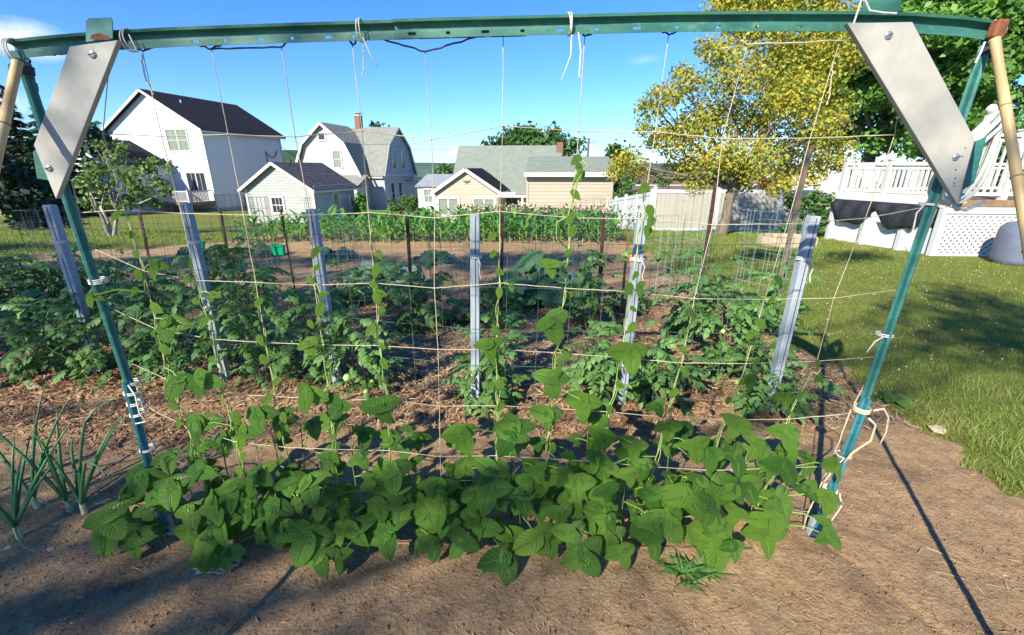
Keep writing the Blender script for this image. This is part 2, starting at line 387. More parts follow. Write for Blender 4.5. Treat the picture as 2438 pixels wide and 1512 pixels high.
grid_mesh('lawn', xs, ys, lawn_z, M['lawn'])
# garden soil: coarse behind, fine and rough in front
def fine_z(x, y):
    z = garden_z(x, y)
    f = sm(3.6, 3.3, y) * sm(-4.6, -4.2, x)
    if f > 0:
        z += f * (.007 * noise.noise(Vector((x * 13, y * 13, 1))) + .006 * max(0, noise.noise(Vector((x * 34, y * 34, 5)))) + .0035 * noise.noise(Vector((x * 75, y * 75, 9))))
    # a shallow narrow groove on the right
    for (ax, ay, bx, by) in ((1.42, 1.5, 1.62, 1.0),):
        t = ((x - ax) * (bx - ax) + (y - ay) * (by - ay)) / ((bx - ax) ** 2 + (by - ay) ** 2)
        if -.2 < t < 1.3:
            d = abs((x - ax) * (by - ay) - (y - ay) * (bx - ax)) / math.hypot(bx - ax, by - ay)
            z -= .012 * math.exp(-(d / .02) ** 2)
    return z
xa = list(np.arange(GX0 - 20, -4.5, .25)) + list(np.arange(-4.5, 3.6, .016))
ya = list(np.arange(.9, 3.6, .016)) 
keepf = lambda x, y: x < g_right(y) + .12 and y < g_back(x) + .12
grid_mesh('garden_soil', [x for x in np.arange(-4.4, 3.5, .016)], ya, fine_z, M['soil'], keep=keepf)
soil2 = grid_mesh('garden_soil', list(np.arange(-14, 3.5, .08)), [ya[-1]] + list(np.arange(ya[-1] + .08, 11.4, .08)), fine_z, M['soil'], keep=keepf)
soil3 = grid_mesh('garden_soil', list(np.arange(-14, -4.39, .1)), list(np.arange(.9, ya[-1] + .05, .1)) , fine_z, M['soil'], keep=lambda x, y: keepf(x, y) and y < ya[-1])

grid_mesh('garden_soil', list(np.arange(-14, 3.6, .1)), list(np.arange(-3.0, .95, .1)) , lambda x, y: garden_z(x, y) - .003, M['soil'], keep=lambda x, y: x < g_right(y) + .12 and y > -3)

# far hills
def hill(name, Y, pts, m, depth, amp):
    xs_ = np.linspace(pts[0][0], pts[-1][0], 260); V = []; n = len(xs_)
    rows = [(-1.0, -90), (-.6, .35), (-.3, .75), (0, 1), (.5, .8), (1, -90)]
    for (k, hh) in rows:
        for x in xs_:
            top = pl(x, pts) + amp * noise.fractal(Vector((x * .012, k * 3, Y)), 1, 2, 5)
            z = hh if hh == -90 else -80 + (top + 80) * hh + amp * .6 * noise.noise(Vector((x * .02, k * 5, 2)))
            V.append((x, Y + k * depth, z))
    F = [(j * n + i, j * n + i + 1, (j + 1) * n + i + 1, (j + 1) * n + i) for j in range(len(rows) - 1) for i in range(n - 1)]
    tag(link(name, np_mesh(name, V, F, True), m), kind='structure')
hill('hills', 2600, [(-6000, 30), (-1500, 45), (-900, 40), (-700, 36), (-450, 28), (-300, 27), (-100, 20), (600, 26), (6000, 20)], M['hill_far'], 400, 6)
hill('hills', 620, [(-1500, 30), (-420, 34), (-330, 26), (-280, 19), (-200, 4), (-150, -6), (-95, -16), (0, -20), (400, -10), (1500, 0)], M['hill'], 200, 7)

# ------------------------------------------------------------------ buildings
class Frame:
    def __init__(s, o, ang):            # o = front left corner on plan, u to the right along the front, v away from the camera
        s.o = Vector((o[0], o[1], 0)); a = R(ang); s.u = Vector((math.cos(a), -math.sin(a), 0)); s.v = Vector((math.sin(a), math.cos(a), 0))
        s.M = Matrix((s.u, s.v, Vector((0, 0, 1)))).transposed()
    def __call__(s, a, b, z): return s.o + s.u * a + s.v * b + Vector((0, 0, z))
    def box(s, mb, a0, a1, b0, b1, z0, z1): mb.box(s((a0 + a1) / 2, (b0 + b1) / 2, (z0 + z1) / 2), (abs(a1 - a0), abs(b1 - b0), abs(z1 - z0)), s.M); return mb
def slab(mb, pts, th):                  # a thick roof sheet through 4 points
    p = [Vector(q) for q in pts]; n = (p[1] - p[0]).cross(p[2] - p[0]).normalized()
    if n.z < 0: n = -n
    mb.prism(p, n * th); return mb
def clap(fr, par, m, side, a0, a1, z0, z1, sp, peak=None, fixed=0, skip=(), joined=False, name='siding_board'):
    """clapboards on a wall. side 'f' front (along u at v=fixed) or 's' right side (along v at u=fixed); peak=(centre, z) for a gable"""
    z = z0; i = 0; allb = MB()
    while z < (peak[1] if peak else z1) - .02:
        lo, hi = a0, a1; zt = z + sp
        if peak and z + sp * .5 > z1:
            f = (z + sp * .5 - z1) / (peak[1] - z1); lo = a0 + (peak[0] - a0) * f; hi = a1 - (a1 - peak[0]) * f
        segs = [(lo, hi)]
        for (s0, s1, q0, q1) in skip:
            if z + sp > q0 + .02 and z < q1 - .02:
                segs = [g for (l, h) in segs for g in ((l, min(h, s0)), (max(l, s1), h)) if g[1] - g[0] > .02]
        for (l, h) in segs:
            mb = allb if joined else MB()
            t0, t1 = .030, .010
            if side == 'f': q = [fr(l, fixed - t0, z), fr(l, fixed - t1, zt), fr(l, fixed + .01, zt), fr(l, fixed + .01, z)]; off = fr.u * (h - l)
            else: q = [fr(fixed + t0, l, z), fr(fixed + t1, l, zt), fr(fixed - .01, l, zt), fr(fixed - .01, l, z)]; off = fr.v * (h - l)
            mb.prism(q, off)
            if not joined: B(mb, name, m, par)
        z = zt; i += 1
    if joined: o = B(allb, 'siding', m, par); o['kind'] = 'stuff'
def window(fr, par, side, c, z0, z1, wd, fixed, cols=1, rows=2, trim=.10, glass='glass', frame_m='white_paint', pr=.05, leafs=1):
    def bx(mb, a0, a1, d0, d1, q0, q1):
        if side == 'f': fr.box(mb, a0, a1, fixed - d1, fixed - d0, q0, q1)
        elif side == 's': fr.box(mb, fixed + d0, fixed + d1, a0, a1, q0, q1)
        else: fr.box(mb, fixed - d1, fixed - d0, a0, a1, q0, q1)
    a0, a1 = c - wd / 2, c + wd / 2
    wf = MB()
    bx(wf, a0 - trim, a0, 0, pr + .02, z0 - trim, z1 + trim); bx(wf, a1, a1 + trim, 0, pr + .02, z0 - trim, z1 + trim)
    bx(wf, a0, a1, 0, pr + .02, z1, z1 + trim); bx(wf, a0, a1, 0, pr + .03, z0 - trim, z0)
    o = B(wf, 'window', M[frame_m], par)
    lw = wd / leafs
    for k in range(leafs):
        g = MB(); bx(g, a0 + k * lw, a0 + (k + 1) * lw - .001, 0.006, .016, z0, z1); B(g, 'pane', M[glass], o)
    mu = MB(); t = .028
    for k in range(1, leafs): bx(mu, a0 + k * lw - .05, a0 + k * lw + .05, .017, pr, z0, z1)
    for k in range(leafs):
        for j in range(1, cols): x = a0 + k * lw + j * lw / cols; bx(mu, x - t / 2, x + t / 2, .018, pr - .01, z0, z1)
        for j in range(1, rows): z = z0 + (z1 - z0) * j / rows; bx(mu, a0 + k * lw + .001, a0 + (k + 1) * lw - .002, .019, pr - .005, z - t / 2 - .01, z + t / 2 + .01)
    if mu.v: B(mu, 'glazing_bar', M[frame_m], o)
    return o
def gable_house(fr, par, W, D, zb, ze, zr, wall_m, roof_m, oh=.35, th=.12, trim_m='white_paint', side_m=None):
    wl = MB()
    wl.prism([fr(0, 0, zb), fr(W, 0, zb), fr(W, 0, ze), fr(W / 2, 0, zr), fr(0, 0, ze)], fr.v * D)
    B(wl, 'wall', M[wall_m], par)
    sl_ = (zr - ze) / (W / 2); rf = MB()
    for s_ in (0, 1):
        e = -oh if s_ == 0 else W + oh
        slab(rf, [fr(W / 2, -oh, zr + .02), fr(W / 2, D + oh, zr + .02), fr(e, D + oh, ze - sl_ * oh + .02), fr(e, -oh, ze - sl_ * oh + .02)], th)
    ro = B(rf, 'roof', M[roof_m], par)
    tr = MB()
    for s_ in (0, 1):
        e = -oh if s_ == 0 else W + oh
        a = fr(W / 2, -oh - .02, zr + .02 + th / 2 - .06); b = fr(e, -oh - .02, ze - sl_ * oh + .02 + th / 2 - .06)
        tr.beam(a, b, .05, .2)
        tr.beam(fr(e, -oh, ze - sl_ * oh), fr(e, D + oh, ze - sl_ * oh), .06, .16)
    B(tr, 'trim', M[trim_m], ro)
    return ro

# --- white house
f = Frame((-36.6, 43.0), 11.6); W, D, ZB, ZE, ZR = 9.9, 9.7, -2.3, 4.85, 7.85
h = thing('white_house', 'tall white two storey house with a steep dark roof and a small rear deck', 'house', f(0, 0, ZB))
gable_house(f, h, W, D, ZB, ZE, ZR, 'white_siding', 'navy_roof', .45, .15)
clap(f, h, M['white_siding'], 'f', 0, W, ZB + .4, ZE, .22, (W / 2, ZR), 0, [(6.1, 8.5, 2.9, 5.0), (7.4, 9.4, -1.3, 1.3)], joined=True)
clap(f, h, M['white_siding'], 's', 0, D, ZB + .4, ZE, .22, None, W, [(3.2, 4.1, -2.0, -1.0)], joined=True)
cn = MB(); cn.beam(f(W + .03, -.03, ZB), f(W + .03, -.03, ZE - .2), .14, .14); cn.beam(f(W + .03, D, ZB), f(W + .03, D, ZE - .2), .14, .14); Bsplit(cn, 'corner_board', M['white_paint'], h)
window(f, h, 'f', 7.3, 3.05, 4.75, 2.1, 0, 2, 2, .1, 'glass_pale', leafs=2)
window(f, h, 'f', 8.35, -1.2, 1.15, 1.9, 0, 2, 1, .1, 'glass', leafs=2)
window(f, h, 's', 3.65, -1.9, -1.1, .7, W, 1, 1, .08, leafs=2)
fd = MB(); f.box(fd, -.02, W + .02, -.02, D, ZB - .6, ZB + .4); B(fd, 'foundation', M['concrete'], h)
vp = MB(); vp.tube([f(6.4, 2.0, 6.4), f(6.4, 2.0, 7.4)], .06, 8); B(vp, 'roof_vent', M['white_paint'], h)
cb = MB(); cb.tube([f(W + .08, 7.3, -.5), f(W + .08, 7.3, 3.2), f(W + .1, 7.7, 2.7), f(W + .1, 8.4, 2.6), f(W + .1, 9.0, 3.3)], .035, 6); B(cb, 'service_cable', M['dark_cord'], h)
# wing in front of the left half
f2 = Frame(f(-1.7, -5.2, 0)[:2], 11.6)
gable_house(f2, h, 7.4, 5.2, -2.3, 1.9, 3.8, 'white_siding', 'navy_roof', .35, .14)
clap(f2, h, M['white_siding'], 'f', 0, 7.4, -2.1, 1.9, .22, (3.7, 3.8), 0, [(2.6, 4.8, -.9, 1.0)], joined=True)
clap(f2, h, M['white_siding'], 's', 0, 5.2, -2.1, 1.9, .22, None, 7.4, joined=True)
window(f2, h, 'f', 3.7, -.8, .9, 1.9, 0, 2, 2, .1, leafs=2)
# deck of the white house
dk = MB(); f.box(dk, 5.4, W - .05, -2.6, -.04, -1.45, -1.22); B(dk, 'deck_floor', M['wood'], h)
for a in (5.5, 7.6, W - .15): pm = MB(); f.box(pm, a - .08, a + .08, -2.55, -2.4, -2.7, -1.45); B(pm, 'deck_post', M['wood'], h)
rl = MB(); f.box(rl, 5.4, W - .1, -2.58, -2.5, -.35, -.27); f.box(rl, 5.4, W - .1, -2.57, -2.51, -1.14, -1.08)
for i in range(34): a = 5.5 + i * .13; f.box(rl, a - .02, a + .02, -2.56, -2.52, -1.08, -.35)
for a in (5.45, 7.7, W - .15): f.box(rl, a - .07, a + .07, -2.61, -2.47, -1.22, -.18)
f.box(rl, W - .14, W - .08, -2.5, -.05, -.35, -.28)
for i in range(17): b_ = -2.4 + i * .14; f.box(rl, W - .13, W - .09, b_, b_ + .04, -1.2, -.35)
B(rl, 'railing', M['white_paint'], h)
st = MB()
for i in range(6): f.box(st, 5.35 - .32 * (i + 1), 5.35 - .32 * i, -2.5, -1.4, -1.5 - .17 * i, -1.43 - .17 * i)
for b_ in (-2.5, -1.4):
    st.beam(f(5.4, b_, -1.35), f(3.3, b_, -2.55), .05, .22)
    st.beam(f(5.4, b_, -.35), f(3.3, b_, -1.5), .06, .07)
    for i in range(13): a = 5.3 - i * .155; z = -.36 - i * .085; st.beam(f(a, b_, z), f(a, b_, z - 1.0), .04, .04)
B(st, 'stair', M['white_paint'], h)
# a grill stands on the deck and a seated figure-sized cooler by the stair
gr = MB(); f.box(gr, 7.0, 7.6, -2.0, -1.5, -.75, -.35); f.box(gr, 7.05, 7.1, -1.9, -1.6, -1.22, -.75); f.box(gr, 7.5, 7.55, -1.9, -1.6, -1.22, -.75)
gr.tube([f(7.0, -1.75, -.33), f(7.3, -1.75, -.18), f(7.6, -1.75, -.33)], .13, 8)
tag(B(gr, 'barbecue_grill', M['tarp']), 'black lidded barbecue grill standing on the small deck of the tall white house', 'grill')

# --- clapboard shed
f = Frame((-16.7, 28.5), 11.6); W, D, ZB, ZE, ZR = 4.73, 4.5, -2.0, .42, 1.86
h = thing('garden_shed', 'small grey clapboard shed with a six pane window and weathered dark shingle roof', 'shed', f(0, 0, ZB))
wl = MB(); wl.prism([f(0, 0, ZB), f(W, 0, ZB), f(W, 0, ZE), f(W / 2, 0, ZR), f(0, 0, ZE)], f.v * D); B(wl, 'wall', M['blue_clapboard'], h)
clap(f, h, M['grey_clapboard'], 'f', .1, W - .1, ZB, ZE, .17, (W / 2, ZR - .05), 0, [(1.68, 2.66, -1.16, -.02)])
clap(f, h, M['blue_clapboard'], 's', .1, D - .1, ZB, ZE, .17, None, W, [(1.85, 2.62, -1.1, .12)])
window(f, h, 'f', 2.17, -1.04, -.16, .74, 0, 3, 2, .13)
window(f, h, 's', 2.23, -.98, 0, .5, W, 1, 2, .13, 'glass_pale')
cn = MB(); cn.beam(f(.05, -.03, ZB), f(.05, -.03, ZE), .16, .06); cn.beam(f(W - .03, -.03, ZB), f(W - .03, -.03, ZE), .2, .06, f.v); cn.beam(f(W + .02, D - .05, ZB), f(W + .02, D - .05, ZE), .08, .1); Bsplit(cn, 'corner_board', M['white_paint'], h)
sl_ = (ZR - ZE) / (W / 2); oh = .28; rf = MB()
for e in (-oh, W + oh): slab(rf, [f(W / 2, -oh, ZR + .02), f(W / 2, D + oh, ZR + .02), f(e, D + oh, ZE - sl_ * oh + .02), f(e, -oh, ZE - sl_ * oh + .02)], .05)
ro = B(rf, 'roof', M['shed_roof'], h)
for k in range(17):                     # shingle courses on the slope that faces the garden
    t0, t1 = k / 17, (k + 1.25) / 17; sh = MB()
    A = lambda t, b_, dz: f(W + oh - (W / 2 + oh) * t, b_, ZE - sl_ * oh + (ZR - ZE + sl_ * oh) * t + dz)
    sh.prism([A(t0, -oh, .10), A(t0, -oh, .072), A(min(1, t1), -oh, .075), A(min(1, t1), -oh, .08)], f.v * (D + 2 * oh)); B(sh, 'shingle_course', M['shed_roof'], ro)
tr = MB()
for e in (-oh, W + oh):
    tr.beam(f(W / 2, -oh - .03, ZR + .0), f(e, -oh - .03, ZE - sl_ * oh - .02), .04, .17)
    tr.beam(f(e, -oh, ZE - sl_ * oh - .03), f(e, D + oh, ZE - sl_ * oh - .03), .05, .14)
B(tr, 'trim', M['white_paint'], ro)

# --- gambrel house
f = Frame((-21.3, 45.7), 11); h = thing('gambrel_house', 'pale house with barn shaped gambrel roofs and a brick chimney behind the grey shed', 'house', f(0, 0, -2.8))
ZE, ZK, ZR = .85, 3.75, 5.55; W = 6.7
def gam(fr, a0, a1, b0, b1, zb, ze, zk, zr, ax, kn=.17):
    # profile across a (ax='u') or across b (ax='v')
    c = (a0 + a1) / 2 if ax == 'u' else (b0 + b1) / 2
    lo, hi = (a0, a1) if ax == 'u' else (b0, b1); k = (hi - lo) * kn
    return [(lo, zb), (hi, zb), (hi, ze), (hi - k, zk), (c, zr), (lo + k, zk), (lo, ze)]
def gam_build(fr, par, a0, a1, b0, b1, zb, ze, zk, zr, ax, wall_m, roof_m, oh=.35, th=.12):
    pr = gam(fr, a0, a1, b0, b1, zb, ze, zk, zr, ax); wl = MB()
    if ax == 'u': wl.prism([fr(p, b0, z) for p, z in pr], fr.v * (b1 - b0))
    else: wl.prism([fr(a0, p, z) for p, z in pr], fr.u * (a1 - a0))
    B(wl, 'wall', M[wall_m], par)
    rf = MB(); tr = MB()
    q = pr[2:]; q[0] = (q[0][0] + .3, q[0][1] - .1); q[-1] = (q[-1][0] - .3, q[-1][1] - .1)
    for (p, z), (p2, z2) in zip(q, q[1:]):
        if ax == 'u':
            slab(rf, [fr(p, b0 - oh, z + .03), fr(p, b1 + oh, z + .03), fr(p2, b1 + oh, z2 + .03), fr(p2, b0 - oh, z2 + .03)], th)
            tr.beam(fr(p, b0 - oh - .03, z + .02), fr(p2, b0 - oh - .03, z2 + .02), .05, .24)
        else:
            slab(rf, [fr(a0 - oh, p, z + .03), fr(a1 + oh, p, z + .03), fr(a1 + oh, p2, z2 + .03), fr(a0 - oh, p2, z2 + .03)], th)
            tr.beam(fr(a1 + oh + .03, p, z + .02), fr(a1 + oh + .03, p2, z2 + .02), .05, .2)
    ro = B(rf, 'roof', M[roof_m], par); B(tr, 'trim', M['white_paint'], ro); return ro
gam_build(f, h, 0, W, 0, 4.2, -2.8, ZE, ZK, ZR, 'u', 'pale_siding', 'grey_roof')
ro = gam_build(f, h, -.3, 8.4, 1.6, 9.2, -2.8, ZE, 3.7, 5.5, 'v', 'pale_siding', 'grey_roof', .25)
clap(f, h, M['pale_siding'], 'f', .05, W - .05, -2.4, ZE, .2, None, 0, joined=True)
clap(f, h, M['pale_siding'], 's', 1.6, 9.2, -2.4, ZE + .05, .2, None, 8.4, [(2.8, 3.8, -2.0, .2), (4.6, 5.6, -2.0, .2)], joined=True)
window(f, h, 'f', 4.55, 1.65, 3.1, .78, 0, 1, 2, .12, 'glass_pale')
window(f, h, 'f', 3.2, 4.15, 4.72, .62, 0, 1, 1, .12)
for c in (4.1, 6.3): window(f, h, 's', c, 1.55, 3.3, .72, 8.4, 1, 2, .16)
for c in (3.3, 5.1): window(f, h, 's', c, -1.9, .1, .72, 8.4, 1, 2, .16)
bd = MB(); f.box(bd, 8.38, 8.5, 1.4, 9.3, .78, 1.0); f.box(bd, 6.6, 8.4, 1.3, 1.56, .62, .9); B(bd, 'band', M['white_paint'], h)
cm = MB(); f.box(cm, 3.9, 4.5, 5.1, 5.7, 4.6, 6.7); c_ = B(cm, 'chimney', M['brick'], h)
cc = MB(); f.box(cc, 3.85, 4.55, 5.05, 5.75, 6.7, 6.8); f.box(cc, 4.0, 4.4, 5.2, 5.6, 6.8, 7.0); f.box(cc, 3.85, 4.55, 5.05, 5.75, 7.0, 7.05); B(cc, 'chimney_cap', M['concrete'], c_)
bw = MB(); bw.prism([f(4.2, -2.2, -.1), f(7.6, -2.2, -.1), f(7.6, 0, .85), f(4.8, 0, .85)], (0, 0, .1)); B(bw, 'porch_roof', M['grey_roof'], h)
bq = MB(); f.box(bq, 4.4, 7.4, -2.0, -.04, -2.7, -.12); B(bq, 'porch', M['pale_siding'], h)
bp = MB(); f.box(bp, 8.6, 10.2, 7.6, 9.2, .35, .5); f.box(bp, 10.0, 10.12, 7.7, 7.82, -2.6, .35); B(bp, 'side_porch', M['white_paint'], h)

# --- tan buildings
f = Frame((.82, 26.5), 3); h = thing('tan_garage', 'tan clapboard garage with a white fascia and grey green roof behind the corn', 'garage', f(0, 0, -1.9))
W, D, ZB, ZE = 5.0, 6, -1.9, 1.28
wl = MB(); f.box(wl, 0, W, 0, D, ZB, ZE); B(wl, 'wall', M['tan_siding'], h)
clap(f, h, M['tan_siding'], 'f', .12, W - .12, ZB, ZE - .05, .2, None, 0)
rf = MB(); slab(rf, [f(-.1, -.3, ZE - .0), f(W + .15, -.3, ZE - .0), f(W - .1, 3.2, 2.2), f(.1, 3.2, 2.2)], .08); slab(rf, [f(-.1, D + .3, ZE), f(W + .15, D + .3, ZE), f(W - .1, 3.2, 2.2), f(.1, 3.2, 2.2)], .08)
ro = B(rf, 'roof', M['green_roof'], h)
for k in range(10):
    t0, t1 = k / 10, (k + 1.2) / 10; t1 = min(t1, 1); sh = MB()
    A = lambda t, a, dz: f(a, -.3 + 3.5 * t, ZE + .92 * t + .08 + dz)
    sh.prism([A(t0, -.1 + .2 * t0, .03), A(t0, -.1 + .2 * t0, .0), A(t1, -.1 + .2 * t1, .0), A(t1, -.1 + .2 * t1, .006)], f.u * (W + .2 - .2 * t0)); B(sh, 'shingle_course', M['green_roof'], ro)
fa = MB(); f.box(fa, -.12, W + .17, -.42, -.3, ZE - .16, ZE + .08); B(fa, 'fascia', M['white_paint'], h)
cn = MB(); f.box(cn, 0, .13, -.05, .01, ZB, ZE - .1); f.box(cn, W - .13, W, -.05, .01, ZB, ZE - .1); Bsplit(cn, 'corner_board', M['tan_siding'], h)

f = Frame((-4.95, 29.2), 6); h = thing('tan_cottage', 'tan gabled cottage wing with a dark bird ornament and two double windows', 'house', f(0, 0, -2.1))
W, D, ZB, ZE, ZR = 4.1, 5.6, -2.1, .18, 1.5
gable_house(f, h, W, D, ZB, ZE, ZR, 'tan_siding', 'navy_roof', .22, .07)
clap(f, h, M['tan_siding'], 'f', .05, W - .05, ZB, ZE, .15, (W / 2, ZR - .03), 0, [(.1, 1.6, -1.32, -.18), (2.4, 3.95, -1.32, -.18)])
for c in (.85, 3.18): window(f, h, 'f', c, -1.25, -.3, 1.25, 0, 1, 1, .14, 'glass_pale', leafs=2)
bd = MB(); z = .75; c = W / 2 + .03
bd.prism([f(c - .26, -.05, z + .11), f(c - .1, -.05, z + .07), f(c - .03, -.05, z + .1), f(c + .03, -.05, z + .1), f(c + .1, -.05, z + .07), f(c + .26, -.05, z + .11), f(c + .13, -.05, z - .01), f(c + .04, -.05, z - .04), f(c, -.05, z - .13), f(c - .04, -.05, z - .04), f(c - .13, -.05, z - .01)], -f.v * .03)
B(bd, 'bird_ornament', M['old_wood'], h)
aw = MB()
for k in range(8): aw.prism([f(W + .02 + k * .14, -.1, .13), f(W + .13 + k * .14, -.1, .13), f(W + .13 + k * .14, -.75, -.14), f(W + .02 + k * .14, -.75, -.14)], (0, 0, .03))
B(aw, 'awning', M['vinyl_white'], h)

f = Frame((-4.4, 33.2), 3); h = thing('tan_main_house', 'house with a broad grey green roof and chimney rising between cottage and garage', 'house', f(0, 0, -2.2))
wl = MB(); wl.prism([f(0, 0, -2.2), f(0, 9.6, -2.2), f(0, 9.6, -.1), f(0, 4.8, 3.2), f(0, 0, -.1)], f.u * 7.9); B(wl, 'wall', M['tan_siding'], h)
rf = MB(); slab(rf, [f(-.15, -.3, -.28), f(8.1, -.3, -.28), f(8.1, 4.8, 3.22), f(-.15, 4.8, 3.22)], .1); slab(rf, [f(-.15, 9.9, -.28), f(8.1, 9.9, -.28), f(8.1, 4.8, 3.22), f(-.15, 4.8, 3.22)], .1)
B(rf, 'roof', M['green_roof'], h)
cm = MB(); f.box(cm, 7.7, 8.2, 3.9, 4.5, 1.8, 3.5); B(cm, 'chimney', M['brick'], h)
window(f, h, 'f', 4.4, -1.5, -.45, .8, 0, 2, 2, .12)
cv = MB(); f.box(cv, 3.2, 5.8, -.4, -.3, -.42, -.25); f.box(cv, 5.1, 5.25, -.45, -.35, -2.2, -.42); B(cv, 'gutter', M['white_paint'], h)

f = Frame((-8.3, 40), 5); h = thing('grey_roofed_wing', 'low white wing with a light grey roof and porch left of the tan cottage', 'house', f(0, 0, -2.5))
wl = MB(); f.box(wl, 0, 4, 0, 4, -2.6, .08); B(wl, 'wall', M['white_siding'], h)
rf = MB(); slab(rf, [f(-.2, -.2, .0), f(4.2, -.2, .0), f(3.9, 2, 1.0), f(.4, 2, 1.0)], .08); slab(rf, [f(-.2, 4.2, .0), f(4.2, 4.2, .0), f(3.9, 2, 1.0), f(.4, 2, 1.0)], .08); B(rf, 'roof', M['slate_roof'], h)
window(f, h, 'f', .95, -1.25, -.2, .7, 0, 2, 2, .1, 'glass_pale'); window(f, h, 'f', 2.2, -1.25, -.2, .7, 0, 1, 2, .1)
po = MB(); f.box(po, -.2, 3.8, -1.5, -.02, -2.0, -1.9); f.box(po, -.2, 3.8, -1.5, -1.45, -1.5, -1.44)
for i in range(12): f.box(po, -.18 + i * .33, -.14 + i * .33, -1.49, -1.45, -1.9, -1.5)
B(po, 'porch', M['white_paint'], h)

# --- things behind the white fence
f = Frame((6.3, 24), 0); h = thing('brown_roofed_house', 'house with a brown roof half hidden by the yellow tree and white fence', 'house', f(0, 0, -1.6))
wl = MB(); f.box(wl, .3, 6.6, .4, 4, -1.7, .75); B(wl, 'wall', M['blue_clapboard'], h)
clap(f, h, M['blue_clapboard'], 'f', .3, 6.6, -1.5, .75, .16, None, .4, joined=True)
rf = MB(); slab(rf, [f(0, 0, .45), f(5.0, 0, .45), f(4.6, 2.2, 1.35), f(.7, 2.2, 1.35)], .08); slab(rf, [f(0, 4.4, .45), f(5.0, 4.4, .45), f(4.6, 2.2, 1.35), f(.7, 2.2, 1.35)], .08)
B(rf, 'roof', M['brown_roof'], h)
bp = MB(); f.box(bp, 6.5, 6.64, .3, .42, -1.7, .9); B(bp, 'corner_board', M['white_paint'], h)
f = Frame((12.4, 19.5), 0); h = thing('white_outbuilding', 'low outbuilding with a sunlit white roof behind the fence beside the raised deck', 'outbuilding', f(0, 0, -1))
wl = MB(); f.box(wl, .2, 4.4, .2, 3, -1.2, .75); B(wl, 'wall', M['vinyl_white'], h)
rf = MB(); slab(rf, [f(-.4, 0, .62), f(4.6, 0, .62), f(4.2, 1.8, 1.75), f(.3, 1.8, 1.75)], .07); slab(rf, [f(-.4, 3.4, .62), f(4.6, 3.4, .62), f(4.2, 1.8, 1.75), f(.3, 1.8, 1.75)], .07)
B(rf, 'roof', M['white_paint'], h)
# lantern
p = P(1905, 450, 16.5)
h = thing('lantern_post', 'small black lantern post with white cap showing over the white fence', 'lamp', (p.x, p.y, -.8))
lp = MB(); lp.tube([(p.x, p.y, -.8), (p.x, p.y, 1.3)], .05, 8); B(lp, 'post', M['white_paint'], h)
lp = MB(); lp.box((p.x, p.y, 1.48), (.22, .22, .3)); lp.prism([(p.x - .17, p.y - .17, 1.64), (p.x + .17, p.y - .17, 1.64), (p.x + .17, p.y + .17, 1.64), (p.x - .17, p.y + .17, 1.64)], (0, 0, .05)); B(lp, 'lantern', M['vinyl_white'], h)
# utility pole and cables
p = P(1401, 340, 62); h = thing('utility_pole', 'weathered wooden utility pole rising beside the round green tree', 'pole', (p.x, p.y, -3.5))
mb = MB(); mb.tube([(p.x, p.y, -3.5), (p.x, p.y, P(1401, 328, 62).z)], .2, 8, .15); B(mb, 'pole', M['old_wood'], h)
mb = MB(); mb.beam((p.x - 1, p.y, p.z), (p.x + 1, p.y, p.z), .1, .1); B(mb, 'crossarm', M['old_wood'], h)
def cable(a, b, sag, r, lab):
    mb = MB(); a, b = Vector(a), Vector(b); mb.tube([a.lerp(b, i / 16) - Vector((0, 0, sag * 4 * (i / 16) * (1 - i / 16))) for i in range(17)], r, 4)
    tag(B(mb, 'overhead_cable', M['dark_cord']), lab, 'cable')
top = P(1401, 332, 62)
cable(top, P(1180, 338, 75) + Vector((-40, 10, 1)), 1.5, .03, 'thin overhead cable running left from the pole across the sky')
cable(top, P(1640, 350, 66) + Vector((20, 0, -2)), 1.0, .03, 'thin overhead cable running right from the pole toward the yellow tree')
cable(P(955, 421, 50), P(1140, 424, 62), .3, .03, 'upper cable of the pair right of the gambrel house')
cable(P(955, 428, 50), P(1140, 433, 62), .3, .03, 'lower cable of the pair right of the gambrel house')
cable(P(640, 315, 50), P(705, 372, 60), .4, .025, 'service cable dropping from the tall white house')

# --- vinyl fence
def vfence(a, b, za, zb, hgt, n, label, wall='vinyl'):
    a, b = Vector((*a, 0)), Vector((*b, 0)); d = (b - a) / n; u = d.normalized(); nn = Vector((u.y, -u.x, 0))
    h = thing('vinyl_fence', label, 'fence', (a.x, a.y, za))
    for i in range(n + 1):
        q = a + d * i; z = za + (zb - za) * i / n
        pm = MB(); pm.box((q.x, q.y, z + hgt / 2), (.13, .13, hgt + .1)); po = B(pm, 'post', M['vinyl_white'], h)
        pc = MB(); t_ = z + hgt + .05; vs = [(q.x + i_ * .085, q.y + j_ * .085, t_) for i_, j_ in ((-1, -1), (1, -1), (1, 1), (-1, 1))] + [(q.x, q.y, t_ + .07)]
        pc.add(vs, [(0, 1, 2, 3), (0, 4, 1), (1, 4, 2), (2, 4, 3), (3, 4, 0)]); B(pc, 'post_cap', M['vinyl_white'], po)
        if i < n:
            e = q + d; ze = za + (zb - za) * (i + 1) / n; m_ = Vector((0, 0, (z + ze) / 2))
            for (zz, tt, nm) in ((hgt - .07, .14, 'top_rail'), (.12, .14, 'bottom_rail')):
                rm = MB(); rm.beam(q + u * .066 + Vector((0, 0, z + zz)), e - u * .066 + Vector((0, 0, ze + zz)), .07, tt); B(rm, nm, M['vinyl_white'], h)
            L = d.length - .14; k = int(L / .17)
            for j in range(k):
                s0 = q + u * (.07 + L * j / k + .002); zz = z + (ze - z) * (j + .5) / k
                rm = MB(); c = s0 + u * (L / k / 2); rm.beam(Vector((c.x, c.y, zz + .19)), Vector((c.x, c.y, zz + hgt - .14)), .03, L / k - .006, u); B(rm, 'panel_board', M[wall], h)
